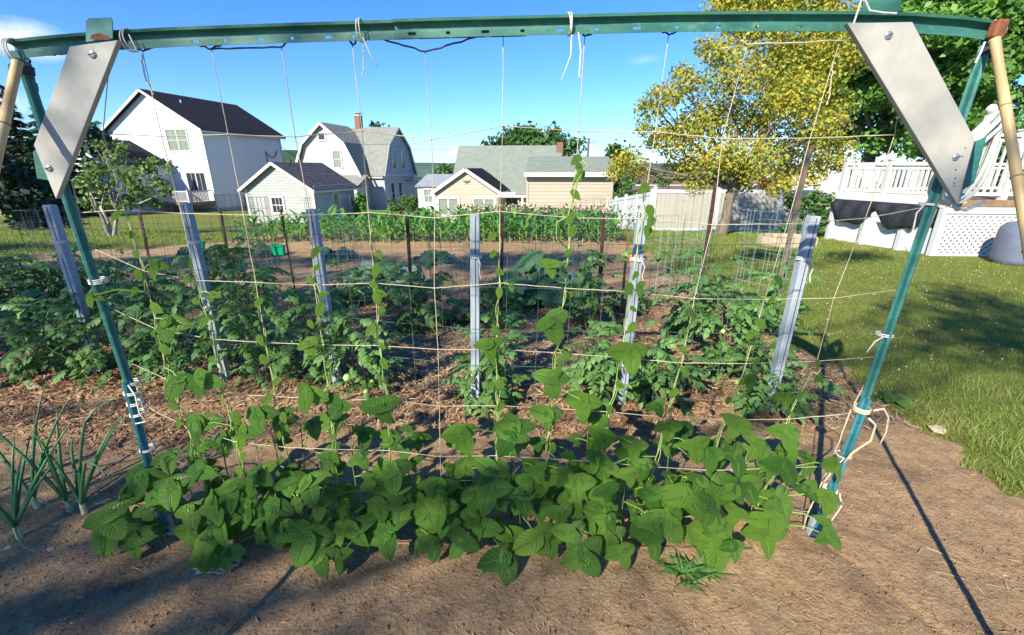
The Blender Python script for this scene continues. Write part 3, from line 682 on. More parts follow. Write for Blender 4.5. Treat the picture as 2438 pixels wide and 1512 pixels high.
vfence((5.35, 17), (12.6, 17.2), -.78, -.82, 1.62, 3, 'white and cream vinyl privacy fence running behind the yellow tree')
vfence((5.3, 17.15), (5.2, 24.5), -.75, -1.55, 1.5, 4, 'shaded white vinyl fence run receding beside the tan garage', 'vinyl_white')

# --- raised deck on the right
A_, B_ = Vector((7.47, 10.4, 0)), Vector((8.05, 8.35, 0)); C_ = Vector((12.4, 8.05, 0))
h = thing('raised_deck', 'white raised deck with railing, lattice skirt and stucco base at the right', 'deck', A_)
fl = MB(); fl.prism([A_ + Vector((0, 0, .92)), B_ + Vector((0, 0, .92)), C_ + Vector((0, 0, .92)), Vector((14, 11.5, .92))], (0, 0, .12)); B(fl, 'deck_floor', M['wood'], h)
fa = MB(); o_ = Vector((-.03, -.02, 0)); fa.beam(A_ + o_ + Vector((0, 0, 1.0)), B_ + o_ + Vector((0, 0, 1.0)), .05, .2); fa.beam(B_ + Vector((0, -.05, .86)), C_ + Vector((0, -.05, .86)), .05, .12); B(fa, 'fascia', M['white_paint'], h)
fa = MB(); fa.beam(B_ + Vector((0, -.06, .98)), C_ + Vector((0, -.06, .98)), .06, .11); B(fa, 'rim_board', M['wood'], h)
bs = MB(); n_ = Vector((.10, .03, 0)); bs.beam(A_ + n_ + Vector((0, 0, .2)), B_ + n_ + Vector((0, 0, .2)), .08, .6); B(bs, 'base_wall', M['vinyl_white'], h)
for t in (0, .36, .72, 1):
    q = A_.lerp(B_, t); pm = MB(); pm.beam((q.x, q.y, -.1), (q.x, q.y, .9), .1, .1); B(pm, 'deck_post', M['vinyl_white'], h)
def railing(a, b, z0, z1, n, posts):
    u = (b - a).normalized()
    r1 = MB(); r1.beam(a + Vector((0, 0, z1)), b + Vector((0, 0, z1)), .09, .06); r1.beam(a + Vector((0, 0, z1 - .09)), b + Vector((0, 0, z1 - .09)), .04, .05); r1.beam(a + Vector((0, 0, z0)), b + Vector((0, 0, z0)), .04, .06); B(r1, 'rail', M['white_paint'], h)
    for i in range(1, n):
        q = a.lerp(b, i / n); bm = MB(); bm.beam((q.x, q.y, z0), (q.x, q.y, z1 - .06), .032, .032); B(bm, 'baluster', M['white_paint'], h)
    for t in posts:
        q = a.lerp(b, t); pm = MB(); pm.beam((q.x, q.y, z0 - .1), (q.x, q.y, z1 + .07), .1, .1); pm.beam((q.x, q.y, z1 + .07), (q.x, q.y, z1 + .1), .13, .13); B(pm, 'newel', M['white_paint'], h)
A2, B2 = A_ + Vector((.06, .0, 0)), B_ + Vector((.03, .05, 0))
railing(A2, B2, 1.14, 1.68, 24, (0, .45, 1)); railing(B2 + Vector((.12, 0, 0)), C_ + Vector((0, .1, 0)), 1.14, 2.15, 34, (.2, .5, 1))
railing(A2, Vector((13.6, 11.3, 0)), 1.14, 1.68, 40, (.5, 1))
q = P(2355, 280, 8.1); pm = MB(); pm.beam((q.x, q.y, 1), (q.x, q.y, 2.45), .085, .085); pm.tube([(q.x, q.y, 2.45 + i * .02) for i in range(9)], lambda t: .03 + .05 * math.sin(t * 3.1), 10); B(pm, 'lamp_newel', M['white_paint'], h)
def lattice(a, b, z0, z1, par):
    L = (b - a).length; u = (b - a).normalized(); H = z1 - z0; nn = Vector((u.y, -u.x, 0)); sp = .11
    fm = MB(); fm.beam(a + Vector((0, 0, z1)), b + Vector((0, 0, z1)), .04, .06); fm.beam(a + Vector((0, 0, z0)), b + Vector((0, 0, z0)), .04, .05); B(fm, 'lattice_frame', M['white_paint'], par)
    for sgn, off in ((1, .008), (-1, -.008)):
        k = -H
        while k < L:
            s0, s1 = max(0, k), min(L, k + H)
            if s1 - s0 > .03:
                za, zb = (z0 + (s0 - k), z0 + (s1 - k)) if sgn > 0 else (z1 - (s0 - k), z1 - (s1 - k))
                m_ = MB(); m_.beam(a + u * s0 + nn * off + Vector((0, 0, za)), a + u * s1 + nn * off + Vector((0, 0, zb)), .012, .045, (0, 0, 1)); B(m_, 'lattice_slat', M['white_paint'], par)
            k += sp
lattice(B_ + Vector((.03, -.03, 0)), B_.lerp(C_, .62) + Vector((0, -.03, 0)), .03, .78, h)
# tarp hanging under the deck edge
tp = MB(); n, mrow = 26, 8; vs = []; fs = []
for j in range(mrow):
    for i in range(n):
        t = i / (n - 1); q = A_.lerp(B_, .02 + t * .93); dd = j / (mrow - 1)
        drop = (.16 + .36 * abs(math.sin(t * 6.3 + .2)) ** .7 + .04 * math.sin(t * 23)) * dd
        vs.append((q.x - .07 - .05 * math.sin(dd * 3) * (1 + .9 * math.sin(t * 37 + dd * 4)), q.y - .02, .93 - drop))
fs = [(j * n + i, j * n + i + 1, (j + 1) * n + i + 1, (j + 1) * n + i) for j in range(mrow - 1) for i in range(n - 1)]
tp.add(vs, fs); o = B(tp, 'tarpaulin', M['tarp'], None, True); so_ = o.modifiers.new('s', 'SOLIDIFY'); so_.thickness = .01
tag(o, 'black tarpaulin sagging along the edge below the raised deck railing', 'tarp')
# bin
q = G(2405, 628); mb = MB(); mb.tube([(q.x, q.y, z) for z in (0, .03, .1, .5, .62, .70, .73, .74)], lambda t: [.22, .27, .28, .29, .28, .22, .1, .02][round(t * 7)], 24)
h2 = thing('grey_bin', 'slate blue rounded bin standing in front of the deck lattice at the right edge', 'bin', q); B(mb, 'body', M['bin'], h2, True)
mb = MB(); mb.box((q.x, q.y - .29, .45), (.2, .02, .12)); B(mb, 'label_plate', M['slate_roof'], h2)


# ------------------------------------------------------------------ trees
def leaf_cards(n, centers, radii, size, flat=.5, aspect=.6, hollow=.35, squash=.8, droop=0, seed=0):
    """n folded leaf faces spread through clumps; returns V, F (quads)"""
    r = np.random.default_rng(seed)
    C_ = np.array(centers); Rr = np.array(radii); pw = Rr ** 2; pw = pw / pw.sum()
    k = r.choice(len(C_), n, p=pw)
    d = r.normal(size=(n, 3)); d /= np.linalg.norm(d, axis=1)[:, None]
    rad = Rr[k] * (hollow + (1 - hollow) * r.random(n) ** .6)
    d2 = d.copy(); d2[:, 2] *= squash
    pos = C_[k] + d2 * rad[:, None] + r.normal(size=(n, 3)) * size * .5
    nr = d * (1 - flat) + r.normal(size=(n, 3)) * .6 + np.array([0, 0, flat]); nr /= np.linalg.norm(nr, axis=1)[:, None]
    a = r.normal(size=(n, 3)); a[:, 2] -= droop; a -= (a * nr).sum(1)[:, None] * nr; a /= np.linalg.norm(a, axis=1)[:, None]
    b = np.cross(nr, a)
    s = size * (.6 + .8 * r.random(n))[:, None]
    V = np.empty((n, 4, 3))
    V[:, 0] = pos - a * s * .5; V[:, 1] = pos + b * s * .5 * aspect - nr * s * .06 + a * s * .05
    V[:, 2] = pos + a * s * .5 - nr * s * .12; V[:, 3] = pos - b * s * .5 * aspect - nr * s * .06 + a * s * .05
    return V.reshape(-1, 3), np.arange(n * 4).reshape(-1, 4)
def limb(mb, a, b, r0, r1, bend=.08, n=6, sides=7):
    a, b = Vector(a), Vector(b); L = (b - a).length
    off = [Vector((random.uniform(-1, 1), random.uniform(-1, 1), random.uniform(-.4, .4))) * L * bend for _ in range(2)]
    pts = [a.lerp(b, t) + off[0] * math.sin(t * math.pi) + off[1] * math.sin(t * 2 * math.pi) * .5 for t in [i / n for i in range(n + 1)]]
    mb.tube(pts, r0, sides, r1); return pts
def tree(name, label, base, trunk_h, clumps, n, size, leafm, barkm='bark', tr=.15, group=None, seed=1, cat='tree', stems=1, lean=0, flat=.5, squash=.8, aspect=.6, hollow=.35, droop=0, limbs=None):
    """clumps: list of (x, y, z, r) offsets from the base"""
    random.seed(seed); base = Vector(base); h = thing(name, label, cat, base, group)
    mb = MB(); top = base + Vector((lean, 0, trunk_h)); lc = [base + Vector(c[:3]) for c in clumps]
    if stems == 1:
        mb.tube([base - Vector((0, 0, .2)), base + Vector((0, 0, .12)), base.lerp(top, .3) + Vector((tr * .3, 0, 0)), base.lerp(top, .7), top], lambda t: tr * (1.35 - .75 * t), 10)
        starts = [top] * len(lc)
    else:
        starts = []
        tops = [top + Vector((math.cos(k * 2.1 + .4) * trunk_h * .45, math.sin(k * 2.1) * trunk_h * .3, 0)) for k in range(stems)]
        for k in range(stems): limb(mb, base + Vector((0, 0, -.1)), tops[k], tr, tr * .55, .07)
        for c in lc: starts.append(min(tops, key=lambda q: (q - c).length))
    for c, s_ in list(zip(lc, starts))[:limbs or 16]:
        p_ = limb(mb, s_ - Vector((0, 0, .1)), c, tr * .42, tr * .1, .08, 6, 6)
        for _ in range(3):
            q = c + Vector((random.gauss(0, 1), random.gauss(0, 1), random.gauss(0, .7))).normalized() * 1.0 * clumps[lc.index(c)][3] * .8
            limb(mb, p_[-3], q, tr * .14, tr * .03, .08, 4, 4)
    B(mb, 'trunk', M[barkm], h, True)
    V, F = leaf_cards(n, lc, [c[3] for c in clumps], size, flat, aspect, hollow, squash, droop, seed)
    link('crown', np_mesh('crown', V - 0, F), M[leafm], h)
    return h
def blob(cx, cy, cz, rx, ry, rz, n, r, seed, low=None):
    g = random.Random(seed); o = []
    while len(o) < n:
        d = Vector((g.gauss(0, 1), g.gauss(0, 1), g.gauss(0, 1))).normalized() * (g.random() ** .4)
        z = cz + d.z * rz
        if low is not None and z < low: continue
        o.append((cx + d.x * rx, cy + d.y * ry, z, r * g.uniform(.6, 1.3)))
    return o
def span(px0, py0, px1, py1, Y):        # world box seen between two picture pixels at distance Y
    a, b = P(px0, py0, Y), P(px1, py1, Y); return a, b

# yellow tree at the right (ornamental crab) : crown 1450..2050 x 60..470
Y = 12.0; b0 = G(1716, 560); Y = b0.y
cl = []
def cp(px, py, r, dy=0): q = P(px, py, Y + dy); return (q.x - b0.x, dy, q.z - b0.z, r)
for (px, py, r) in ((1560, 250, .45), (1600, 330, .6), (1520, 400, .4), (1480, 385, .3), (1640, 200, .5), (1700, 270, .75), (1750, 180, .7), (1720, 130, .5), (1830, 170, .7), (1800, 280, .8), (1880, 240, .7), (1700, 370, .7), (1790, 380, .7), (1620, 400, .5), (1880, 340, .7), (1950, 300, .6), (1960, 380, .5), (1880, 400, .5), (1760, 430, .45), (1465, 410, .3), (1500, 370, .28), (1535, 300, .25), (1570, 215, .25), (1620, 170, .25), (1680, 110, .3), (1530, 250, .18), (1860, 440, .4), (1660, 440, .35), (1930, 420, .4), (2010, 390, .3), (1930, 190, .7), (1990, 250, .5), (1830, 80, .8), (1760, 60, .5), (1950, 90, .8), (2020, 130, .6), (1720, 10, .5), (1800, -30, .8), (1920, -20, .9), (2010, 30, .7), (1560, 330, .35), (2000, 350, .35), (1650, 300, .5), (1600, 230, .3)):
    cl.append(cp(px, py, r, random.uniform(-.7, .9)))
tree('yellow_tree', 'broad tree with mottled yellow leaves standing on the lawn before the white fence', b0, 1.25, cl, 25000, .082, 'yellow_leaf', 'bark', .13, None, 5, flat=.35, squash=.75, lean=.1, hollow=.15)
gcl = [(x, y, z, r * 1.0) for (x, y, z, r) in cl if z < 2.6 or z > 4.2]
Vg, Fg = leaf_cards(13000, [Vector(b0) + Vector(c[:3]) for c in cl], [c[3] * 1.08 for c in cl], .08, .35, .6, .2, .75, 0, 77)
yt = [o for o in COL.objects if o.name == 'yellow_tree'][0]
link('green_leaves', np_mesh('green_leaves', Vg, Fg), M['yellow_green'], yt)

def auto_tree(name, label, px0, py0, px1, py1, Y, n, size, m, seed, nc=34, group=None, depth=None, trunk=None, rfac=.22, **k):
    a, b = span(px0, py0, px1, py1, Y); cx = (a.x + b.x) / 2; zt, zb_ = a.z, b.z; g0 = hz(cx, Y)
    rx = abs(b.x - a.x) / 2; rz = abs(zt - zb_) / 2; r = max(rx, rz) * rfac
    cl = blob(0, 0, (zt + zb_) / 2 - g0, rx - r * .7, (depth or rx) * .8, rz - r * .6, nc, r, seed)
    return tree(name, label, (cx, Y, g0), trunk or max(.3, (zb_ - g0) + rz * .3), cl, n, size, m, seed=seed, group=group, tr=k.pop('tr', max(.06, rx * .07)), **k)
auto_tree('maple_tree', 'large green maple filling the upper right corner above the deck', 2120, -160, 2560, 350, 19, 34000, .23, 'maple_leaf', 21, 60, squash=.6)
auto_tree('maple_tree', 'dark green maple between the yellow tree and the deck railing', 1880, -60, 2330, 380, 22.5, 24000, .26, 'maple_leaf', 22, 50, squash=.6)
auto_tree('maple_tree', 'tall green maple reaching above the yellow tree at the top of the view', 1700, -190, 2050, 60, 24, 11000, .26, 'maple_leaf', 23, 26, squash=.6)
auto_tree('maple_tree', 'low shaded maple behind the right end of the deck', 2150, 230, 2520, 460, 17, 11000, .2, 'maple_leaf', 24, 40, squash=.6)
auto_tree('oak_tree', 'round green tree rising behind the roof with the chimney', 1152, 280, 1407, 420, 58, 9500, .62, 'oak_leaf', 25, 46, depth=6, squash=.75)
auto_tree('leafy_tree', 'bright green tree at the right end of the tan garage', 1440, 395, 1620, 520, 26, 5500, .2, 'shrub', 26, 26)
auto_tree('leafy_tree', 'small dark treetop above the tan garage roof near the yellow tree', 1425, 345, 1500, 400, 48, 700, .5, 'oak_leaf', 27, 8, depth=2)
auto_tree('leafy_tree', 'small bright green tree just left of the broad grey green roof', 1040, 388, 1083, 440, 50, 900, .5, 'shrub', 28, 10, depth=2)
auto_tree('leafy_tree', 'feathery dark tree behind the right end of the gambrel house', 868, 285, 968, 460, 66, 1700, .8, 'spruce', 29, 22, depth=3, rfac=.13)
auto_tree('leafy_tree', 'dark tree in the gap between the white house and the gambrel house', 665, 395, 705, 440, 64, 700, .8, 'spruce', 30, 8, depth=2)
auto_tree('leafy_tree', 'bluish leafy tree rising beside the left brace board above the garage roof', 192, 268, 258, 420, 38, 1500, .45, 'spruce', 31, 14, depth=2)
auto_tree('shrub', 'grey green shrub at the corner of the gambrel house', 912, 452, 1000, 515, 33, 2400, .18, 'shrub', 32, 16, cat='shrub', depth=1.2, stems=3, tr=.04, trunk=.6)
auto_tree('shrub', 'dark shrub behind the right corner of the grey shed', 838, 445, 885, 525, 31, 1800, .18, 'maple_leaf', 33, 12, cat='shrub', depth=1, stems=3, tr=.04, trunk=.6)
auto_tree('shrub', 'tall dark bush mass at the far left edge beyond the lawn', -60, 345, 128, 530, 17, 7000, .2, 'dark_conifer', 34, 34, cat='shrub', depth=1.6, stems=3, tr=.07, trunk=.6)
auto_tree('shrub', 'low dark bush left of the apple tree behind the brace board', 105, 420, 190, 545, 20, 2600, .2, 'dark_conifer', 35, 16, cat='shrub', depth=1.2, stems=3, tr=.06, trunk=.6)
auto_tree('climbing_shrub', 'vine covered shrub left of the deck tarpaulin beside the stone planter', 1875, 445, 1975, 575, 10.8, 3600, .10, 'shrub', 36, 22, cat='shrub', depth=.5, stems=3, tr=.025, trunk=.5)
auto_tree('red_maple', 'small dark red japanese maple over the white fence', 1803, 412, 1838, 450, 20, 500, .12, 'red_leaf', 37, 6, cat='tree', depth=.4, tr=.03, trunk=1.2)
auto_tree('shrub', 'dark shrub under the porch of the grey roofed wing', 985, 488, 1035, 520, 36, 900, .2, 'oak_leaf', 38, 8, cat='shrub', depth=.8, stems=3, tr=.04, trunk=.3)
# conifers at the left
def conifer(label, px, ptop, pbase, Y, wd, n, size, m, seed):
    t, b = P(px, ptop, Y), P(px, pbase, Y); z0 = hz(t.x, Y); H = t.z - z0
    h = thing('conifer_tree', label, 'tree', (t.x, Y, z0)); mb = MB(); mb.tube([(t.x, Y, z0 - .2), (t.x, Y, z0 + H)], .14 * wd, 8, .01); B(mb, 'trunk', M['bark'], h)
    r = np.random.default_rng(seed); u = r.random(n) ** .6; ang = r.random(n) * 6.283; lay = np.round(u * 16) / 16
    hgt = H * (1 - .93 * (lay * .75 + u * .25)); rad = wd * (lay * .8 + .2 * u) * (.35 + .65 * r.random(n) ** .5) * (1 + .18 * np.sin(ang * 5 + lay * 9))
    pos = np.stack([t.x + rad * np.cos(ang), Y + rad * np.sin(ang), z0 + hgt - rad * .22 + r.normal(size=n) * .05], 1)
    a = np.stack([np.cos(ang), np.sin(ang), -.35 + .25 * r.normal(size=n)], 1); a /= np.linalg.norm(a, axis=1)[:, None]
    bb = np.cross(a, np.array([0, 0, 1.])) + r.normal(size=(n, 3)) * .3; s = size * (.6 + .8 * r.random(n))[:, None]
    V = np.stack([pos - a * s * .5, pos + bb * s * .22, pos + a * s * .6, pos - bb * s * .22], 1).reshape(-1, 3)
    link('crown', np_mesh('crown', V, np.arange(n * 4).reshape(-1, 4)), M[m], h)
conifer('tall narrow dark conifer at the left edge of the view', 2, 205, 540, 19, 1.15, 6000, .28, 'dark_conifer', 41)
conifer('blue green spruce top seen through the left post and pole', 82, 240, 540, 34, 2.7, 7000, .5, 'spruce', 42)
# red roofed house fragment at the left
f = Frame((-43.5, 36), 10); h = thing('brick_toned_house', 'distant house with a dull reddish brown roof at the far left', 'house', f(0, 0, -2))
gable_house(f, h, 7, 5, -2, 1.9, 3.3, 'tan_siding', 'brown_roof')
# apple tree
b1 = G(268, 562); Y = b1.y; cl = []
for (px, py, r) in ((230, 400, .30), (270, 380, .32), (210, 440, .28), (255, 450, .3), (300, 420, .32), (345, 400, .3), (330, 450, .3), (375, 430, .26), (395, 455, .22), (245, 490, .26), (300, 480, .24), (360, 480, .22), (200, 480, .2), (240, 345, .18), (290, 350, .15), (215, 420, .25), (402, 400, .15), (370, 385, .15)):
    q = P(px, py, Y + random.uniform(-.5, .5)); cl.append((q.x - b1.x, q.y - b1.y, q.z - b1.z, r * 1.0))
tree('apple_tree', 'small open apple tree with pale branching stems on the left lawn', b1, .7, cl, 2300, .10, 'apple_leaf', 'grey_bark', .055, None, 8, stems=3, flat=.4, squash=.7, hollow=.1)
# unseen trees added out of view to cast shade on chosen ground zones
def added_shade_tree(label, gx, gy, rx, ry, rz, lai, seed, h=8.2, size=.12, nc=22, r=.7):
    # crown whose shade falls round the ground point (gx, gy)
    k = h / math.tan(EL); x, y = gx - k * math.sin(AZ), gy - k * math.cos(AZ)
    n = int(197 * lai * math.pi * (rx + r * .5) * (ry + r * .5 + 1.65 * rz) * (.12 / size) ** 2)
    tree('added_shade_tree', label, (x - 9, y, 0), h * .6, blob(9, 0, h, rx, ry, rz, nc, r, seed), n, size, 'oak_leaf', seed=seed, hollow=.1, tr=.05, lean=2.5)
added_shade_tree('unseen tree added behind the photographer to shade the left foreground', -2.35, 1.45, 1.5, .1, .6, .75, 51)
added_shade_tree('unseen tree added behind the photographer to shade the foreground soil', -.3, 1.3, 1.2, .1, .5, .13, 52, r=.5)
added_shade_tree('unseen tree added behind the photographer to shade the tomato rows', -5.0, 5.0, 3.0, .8, 1.0, .6, 55, nc=30)
added_shade_tree('unseen tree added behind the photographer to shade the middle of the garden', -.2, 5.2, 2.5, .8, 1.0, .36, 56, nc=26)
added_shade_tree('unseen tree added behind the photographer to shade the far soil', -6.0, 7.7, 3.8, .4, .35, 1.7, 57, r=.45, nc=34)
added_shade_tree('unseen tree added behind the photographer to throw the edge of shade', .0, 7.9, 2.8, .3, .3, 1.7, 58, r=.45, nc=30)
added_shade_tree('unseen tree added behind the photographer to dapple the right lawn', 5.6, 4.6, 1.2, .8, .8, .8, 59, r=.55, nc=12)
added_shade_tree('unseen tree added left of the view to lay the near stripe of shade on the left lawn', -10.6, 9.3, 3.6, .15, .12, 1.7, 61, r=.38, nc=26, h=7)
added_shade_tree('unseen tree added left of the view to lay the far stripe of shade on the left lawn', -12.0, 16.5, 7.5, .7, .3, 1.5, 62, r=.6, nc=34, h=7)
added_shade_tree('unseen tree added behind the photographer to darken the lawn by the deck', 5.2, 8.3, 2.2, .2, .2, .9, 60, r=.4, nc=14)
# stone planter ring at the right
q = G(1890, 588)
h = thing('stone_planter', 'low tan block planter under the vine covered shrub', 'planter', q)
for k in range(16):
    a = k / 16 * 6.283; c = (q.x + math.cos(a) * .55, q.y + .3 + math.sin(a) * .4, .09 + q.z); mb = MB()
    mb.box(c, (.1, .2, .2), Matrix.Rotation(a, 3, 'Z')); B(mb, 'block', M['stone'], h, bevel=.012)
mb = MB(); mb.tube([(q.x, q.y + .3, q.z), (q.x, q.y + .3, q.z + .12)], .36, 16); B(mb, 'soil_fill', M['soil'], h)

# ------------------------------------------------------------------ corn bed, weeds behind it
def blade(mb, base, dirv, length, width, droop, n=5, uvs=False, twist=0):
    d = Vector(dirv).normalized(); hzv = Vector((d.x, d.y, 0)); hzv = hzv.normalized() if hzv.length > .01 else Vector((1, 0, 0))
    sd = Vector((-hzv.y, hzv.x, 0)); p = Vector(base); pts = []
    el = math.asin(max(-1, min(1, d.z)))
    for i in range(n + 1):
        t = i / n; wd = width * math.sin(math.pi * min(1, .12 + .88 * t) ** .8) * .5 if i < n else 0.0005
        a = twist * t; s_ = sd * math.cos(a) + Vector((0, 0, 1)) * math.sin(a)
        pts += [p - s_ * wd, p + s_ * wd]
        e = el - droop * t; p = p + (hzv * math.cos(e) + Vector((0, 0, 1)) * math.sin(e)) * (length / n)
    mb.add(pts, [(2 * i, 2 * i + 1, 2 * i + 3, 2 * i + 2) for i in range(n)])
def corn_proto(seed):
    g = random.Random(seed); st = MB(); st.tube([(0, 0, 0), (0, 0, .42)], .012, 5, .006); L = []
    for k in range(7):
        a = k * 2.6 + g.uniform(-.5, .5); mb = MB(); e = g.uniform(.75, 1.15)
        blade(mb, (0, 0, .06 + k * .05), (math.cos(a) * math.cos(e), math.sin(a) * math.cos(e), math.sin(e)), g.uniform(.32, .55), .062, g.uniform(1.6, 2.5), 5)
        L.append(mb.mesh('corn_leaf'))
    return st.mesh('corn_stalk'), L
CP = [corn_proto(s_) for s_ in range(4)]
for m_, L in CP: m_.materials.append(M['stem']); [l.materials.append(M['corn_leaf']) for l in L]
g = random.Random(4); nrow = {0: 'nearest', 1: 'middle', 2: 'farthest'}
for row in range(3):
    y0 = 9.85 + row * .55; x = -5.9 + row * .1
    while x < 2.5:
        xx = x + g.uniform(-.05, .05); yy = y0 + g.uniform(-.06, .06); s_ = g.uniform(.8, 1.45)
        stm, L = CP[g.randrange(4)]
        t_ = thing('corn_plant', 'knee high corn plant in the %s row of the corn bed' % nrow[row], 'corn plant', (xx, yy, .01), 'corn plants in the %s row' % nrow[row])
        rz = Matrix.Rotation(g.uniform(0, 6.28), 4, 'Z') @ Matrix.Scale(s_, 4)
        sub('stalk', stm, None, t_, Matrix.Translation((xx, yy, .01)) @ rz)
        for l in L: sub('leaf', l, None, t_, Matrix.Translation((xx, yy, .01)) @ rz)
        x += g.uniform(.17, .23)
# weeds and flowers behind the corn
mb = MB(); g = random.Random(9); V = []; 
for i in range(1500):
    x = g.uniform(-1.6, 2.8) if g.random() < .8 else g.uniform(-3, 4); y = g.uniform(12.0, 13.6); z = hz(x, y); hh = g.uniform(.3, .75)
    for k in range(4): 
        a = g.uniform(0, 6.28); zz = z + hh * g.uniform(.2, 1); blade(mb, (x, y, zz), (math.cos(a) * .5, math.sin(a) * .5, .7), .13, .05, 1.2, 2)
    mb.add([(x - .004, y, z), (x + .004, y, z), (x, y, z + hh)], [(0, 1, 2)])
o = B(mb, 'tall_weeds', M['shrub']); tag(o, 'tangle of tall weeds standing behind the corn rows', 'weeds', kind='stuff')
mb = MB()
for i in range(260):
    x = g.uniform(-1.6, 2.8); y = g.uniform(12.0, 13.4); z = hz(x, y) + g.uniform(.5, .8)
    mb.box((x, y, z), (.04, .03, .03), Matrix.Rotation(g.uniform(0, 3), 3, 'Z'))
tag(B(mb, 'weed_blossoms', M['flower']), 'dusty pink blossoms topping the weeds behind the corn', 'flowers', kind='stuff')

# ------------------------------------------------------------------ broad leaves
def leaf_mesh(name, L, W, fold, droop, pk, lobes=0, seed=0, nu=10, nv=8):
    """heart / oval leaf, origin at the stalk end, length +X, face up +Z"""
    mb = MB(); vs = []; uv = []; g = random.Random(seed)
    for i in range(nu + 1):
        u = i / nu
        w = W * .5 * (math.sin(math.pi * u ** .62) ** .75) if 0 < u < 1 else .004
        if u > .8: w *= 1 - .25 * (u - .8) / .2
        if lobes: w *= 1 + .28 * math.cos(u * lobes * 6.283)
        for j in range(nv + 1):
            v = -1 + 2 * j / nv; av = abs(v)
            x = L * (u - .13 * av * (1 - u) ** 3 * 3); a = droop * u
            k = (7 * u - 5.5 * av * .5); puck = (math.sin(math.pi * ((k % 1))) ) * pk * (1 - u * .4) * min(1, av * 3) * L
            z = fold * av * w - droop * .5 * L * u * u + puck + .02 * L * math.sin(av * 3 + seed + u * 4) * av
            z -= .35 * w * av * av * (.4 + fold)
            vs.append((x, v * w, z)); uv.append((u + 1e-4, .5 + v * .5))
    n = nv + 1
    mb.add(vs, [(i * n + j, (i + 1) * n + j, (i + 1) * n + j + 1, i * n + j + 1) for i in range(nu) for j in range(nv)], uv)
    return mb.mesh(name, True)
BL = [leaf_mesh('bean_leaf', 1, .84, .25 + .15 * (k % 3), .35 + .2 * (k % 4), .075, 0, k, 14, 10) for k in range(7)]
BY = [m_.copy() for m_ in BL]
for m_ in BL: m_.materials.append(M['bean_leaf'])
for m_ in BY: m_.materials.append(M['bean_leaf_young'])
SQ = [leaf_mesh('squash_leaf', 1, 1.05, .3, .6, .03, 3, k) for k in range(3)]
for m_ in SQ: m_.materials.append(M['squash_leaf'])
SQP = [m_.copy() for m_ in SQ]
for m_ in SQP: m_.materials.clear(); m_.materials.append(M['squash_pale'])
def orient(pos, d, nrm, s):
    d = Vector(d).normalized(); nrm = Vector(nrm); nrm = (nrm - d * nrm.dot(d)).normalized(); y = nrm.cross(d)
    m_ = Matrix((d, y, nrm)).transposed().to_4x4()
    return Matrix.Translation(pos) @ m_ @ Matrix.Scale(s, 4)
def trifoliate(par, mb, start, node, size, aim, g, young=False, n=3):
    """petiole from start to node, three leaflets facing aim"""
    start, node = Vector(start), Vector(node); aim = Vector(aim).normalized()
    mid = start.lerp(node, .5) + Vector((0, 0, .25 * (node - start).length * .4))
    mb.tube([start, mid, node], .0026, 5, .0018, False)
    pool = BY if young else BL
    down = Vector((g.uniform(-.5, .5), -.25, -1)); down = (down - aim * down.dot(aim)).normalized(); side = aim.cross(down)
    angs = [0, 1.75, -1.75][:n]
    for k, a in enumerate(angs):
        a += g.uniform(-.25, .25)
        d = down * math.cos(a) + side * math.sin(a) - aim * g.uniform(-.1, .35)
        o_ = node + d.normalized() * (.16 * size if k == 0 else .06 * size)
        nr = aim + Vector((g.uniform(-.3, .3), g.uniform(-.3, .3), g.uniform(-.2, .3))) + d * .15
        sub('leaf', pool[g.randrange(7)], None, par, orient(o_, d, nr, size * g.uniform(.85, 1.12)))
        if k == 0: mb.tube([node, o_], .0012, 4, None, False)

# ------------------------------------------------------------------ tomato plants
def tomato_leaf(seed):
    g = random.Random(seed); mb = MB(); pts = []; p = Vector((0, 0, 0)); e = g.uniform(.2, .5); n = 7; el = e
    for i in range(n + 1):
        pts.append(p.copy()); p = p + Vector((math.cos(el), 0, math.sin(el))) * (1 / n); el -= g.uniform(.12, .3)
    mb.tube(pts, .012, 3, .005, False)
    def lf(o, d, L, w):
        d = Vector(d).normalized(); s_ = d.cross(Vector((0, 0, 1))).normalized(); up = s_.cross(d)
        q = [o, o + d * L * .25 + s_ * w * .5 - up * .01, o + d * L * .42 + s_ * w * .30, o + d * L * .6 + s_ * w * .42 - up * L * .12, o + d * L - up * L * .3,
             o + d * L * .6 - s_ * w * .42 - up * L * .12, o + d * L * .42 - s_ * w * .30, o + d * L * .25 - s_ * w * .5 - up * .01, o + d * L * .5 - up * L * .02]
        mb.add(q, [(0, 1, 2, 8), (2, 3, 4, 8), (8, 4, 5, 6), (0, 8, 6, 7)])
    for i in (2, 3, 4, 5, 6):
        for s_ in (1, -1):
            L = g.uniform(.26, .40) * (1.0 if i in (3, 4) else .8); lf(pts[i], (g.uniform(.25, .7), s_, g.uniform(-.7, .0)), L, L * .62)
    lf(pts[-1], (1, g.uniform(-.2, .2), -.6), .42, .26)
    return mb.mesh('tomato_leaf')
TL = [tomato_leaf(s_) for s_ in range(6)]; TLD = [m_.copy() for m_ in TL]
for m_ in TL: m_.materials.append(M['tomato_leaf'])
for m_ in TLD: m_.materials.append(M['tomato_leaf_dark'])
FR = MB(); FR.tube([(0, 0, z) for z in (-1, -.9, -.5, 0, .5, .9, 1)], lambda t: [.02, .5, .87, 1, .87, .5, .02][round(t * 6)], 12); FRM = FR.mesh('tomato', True); FRM.materials.append(mat('green_fruit', (.35, .50, .16), .3, .1, 10, 0))
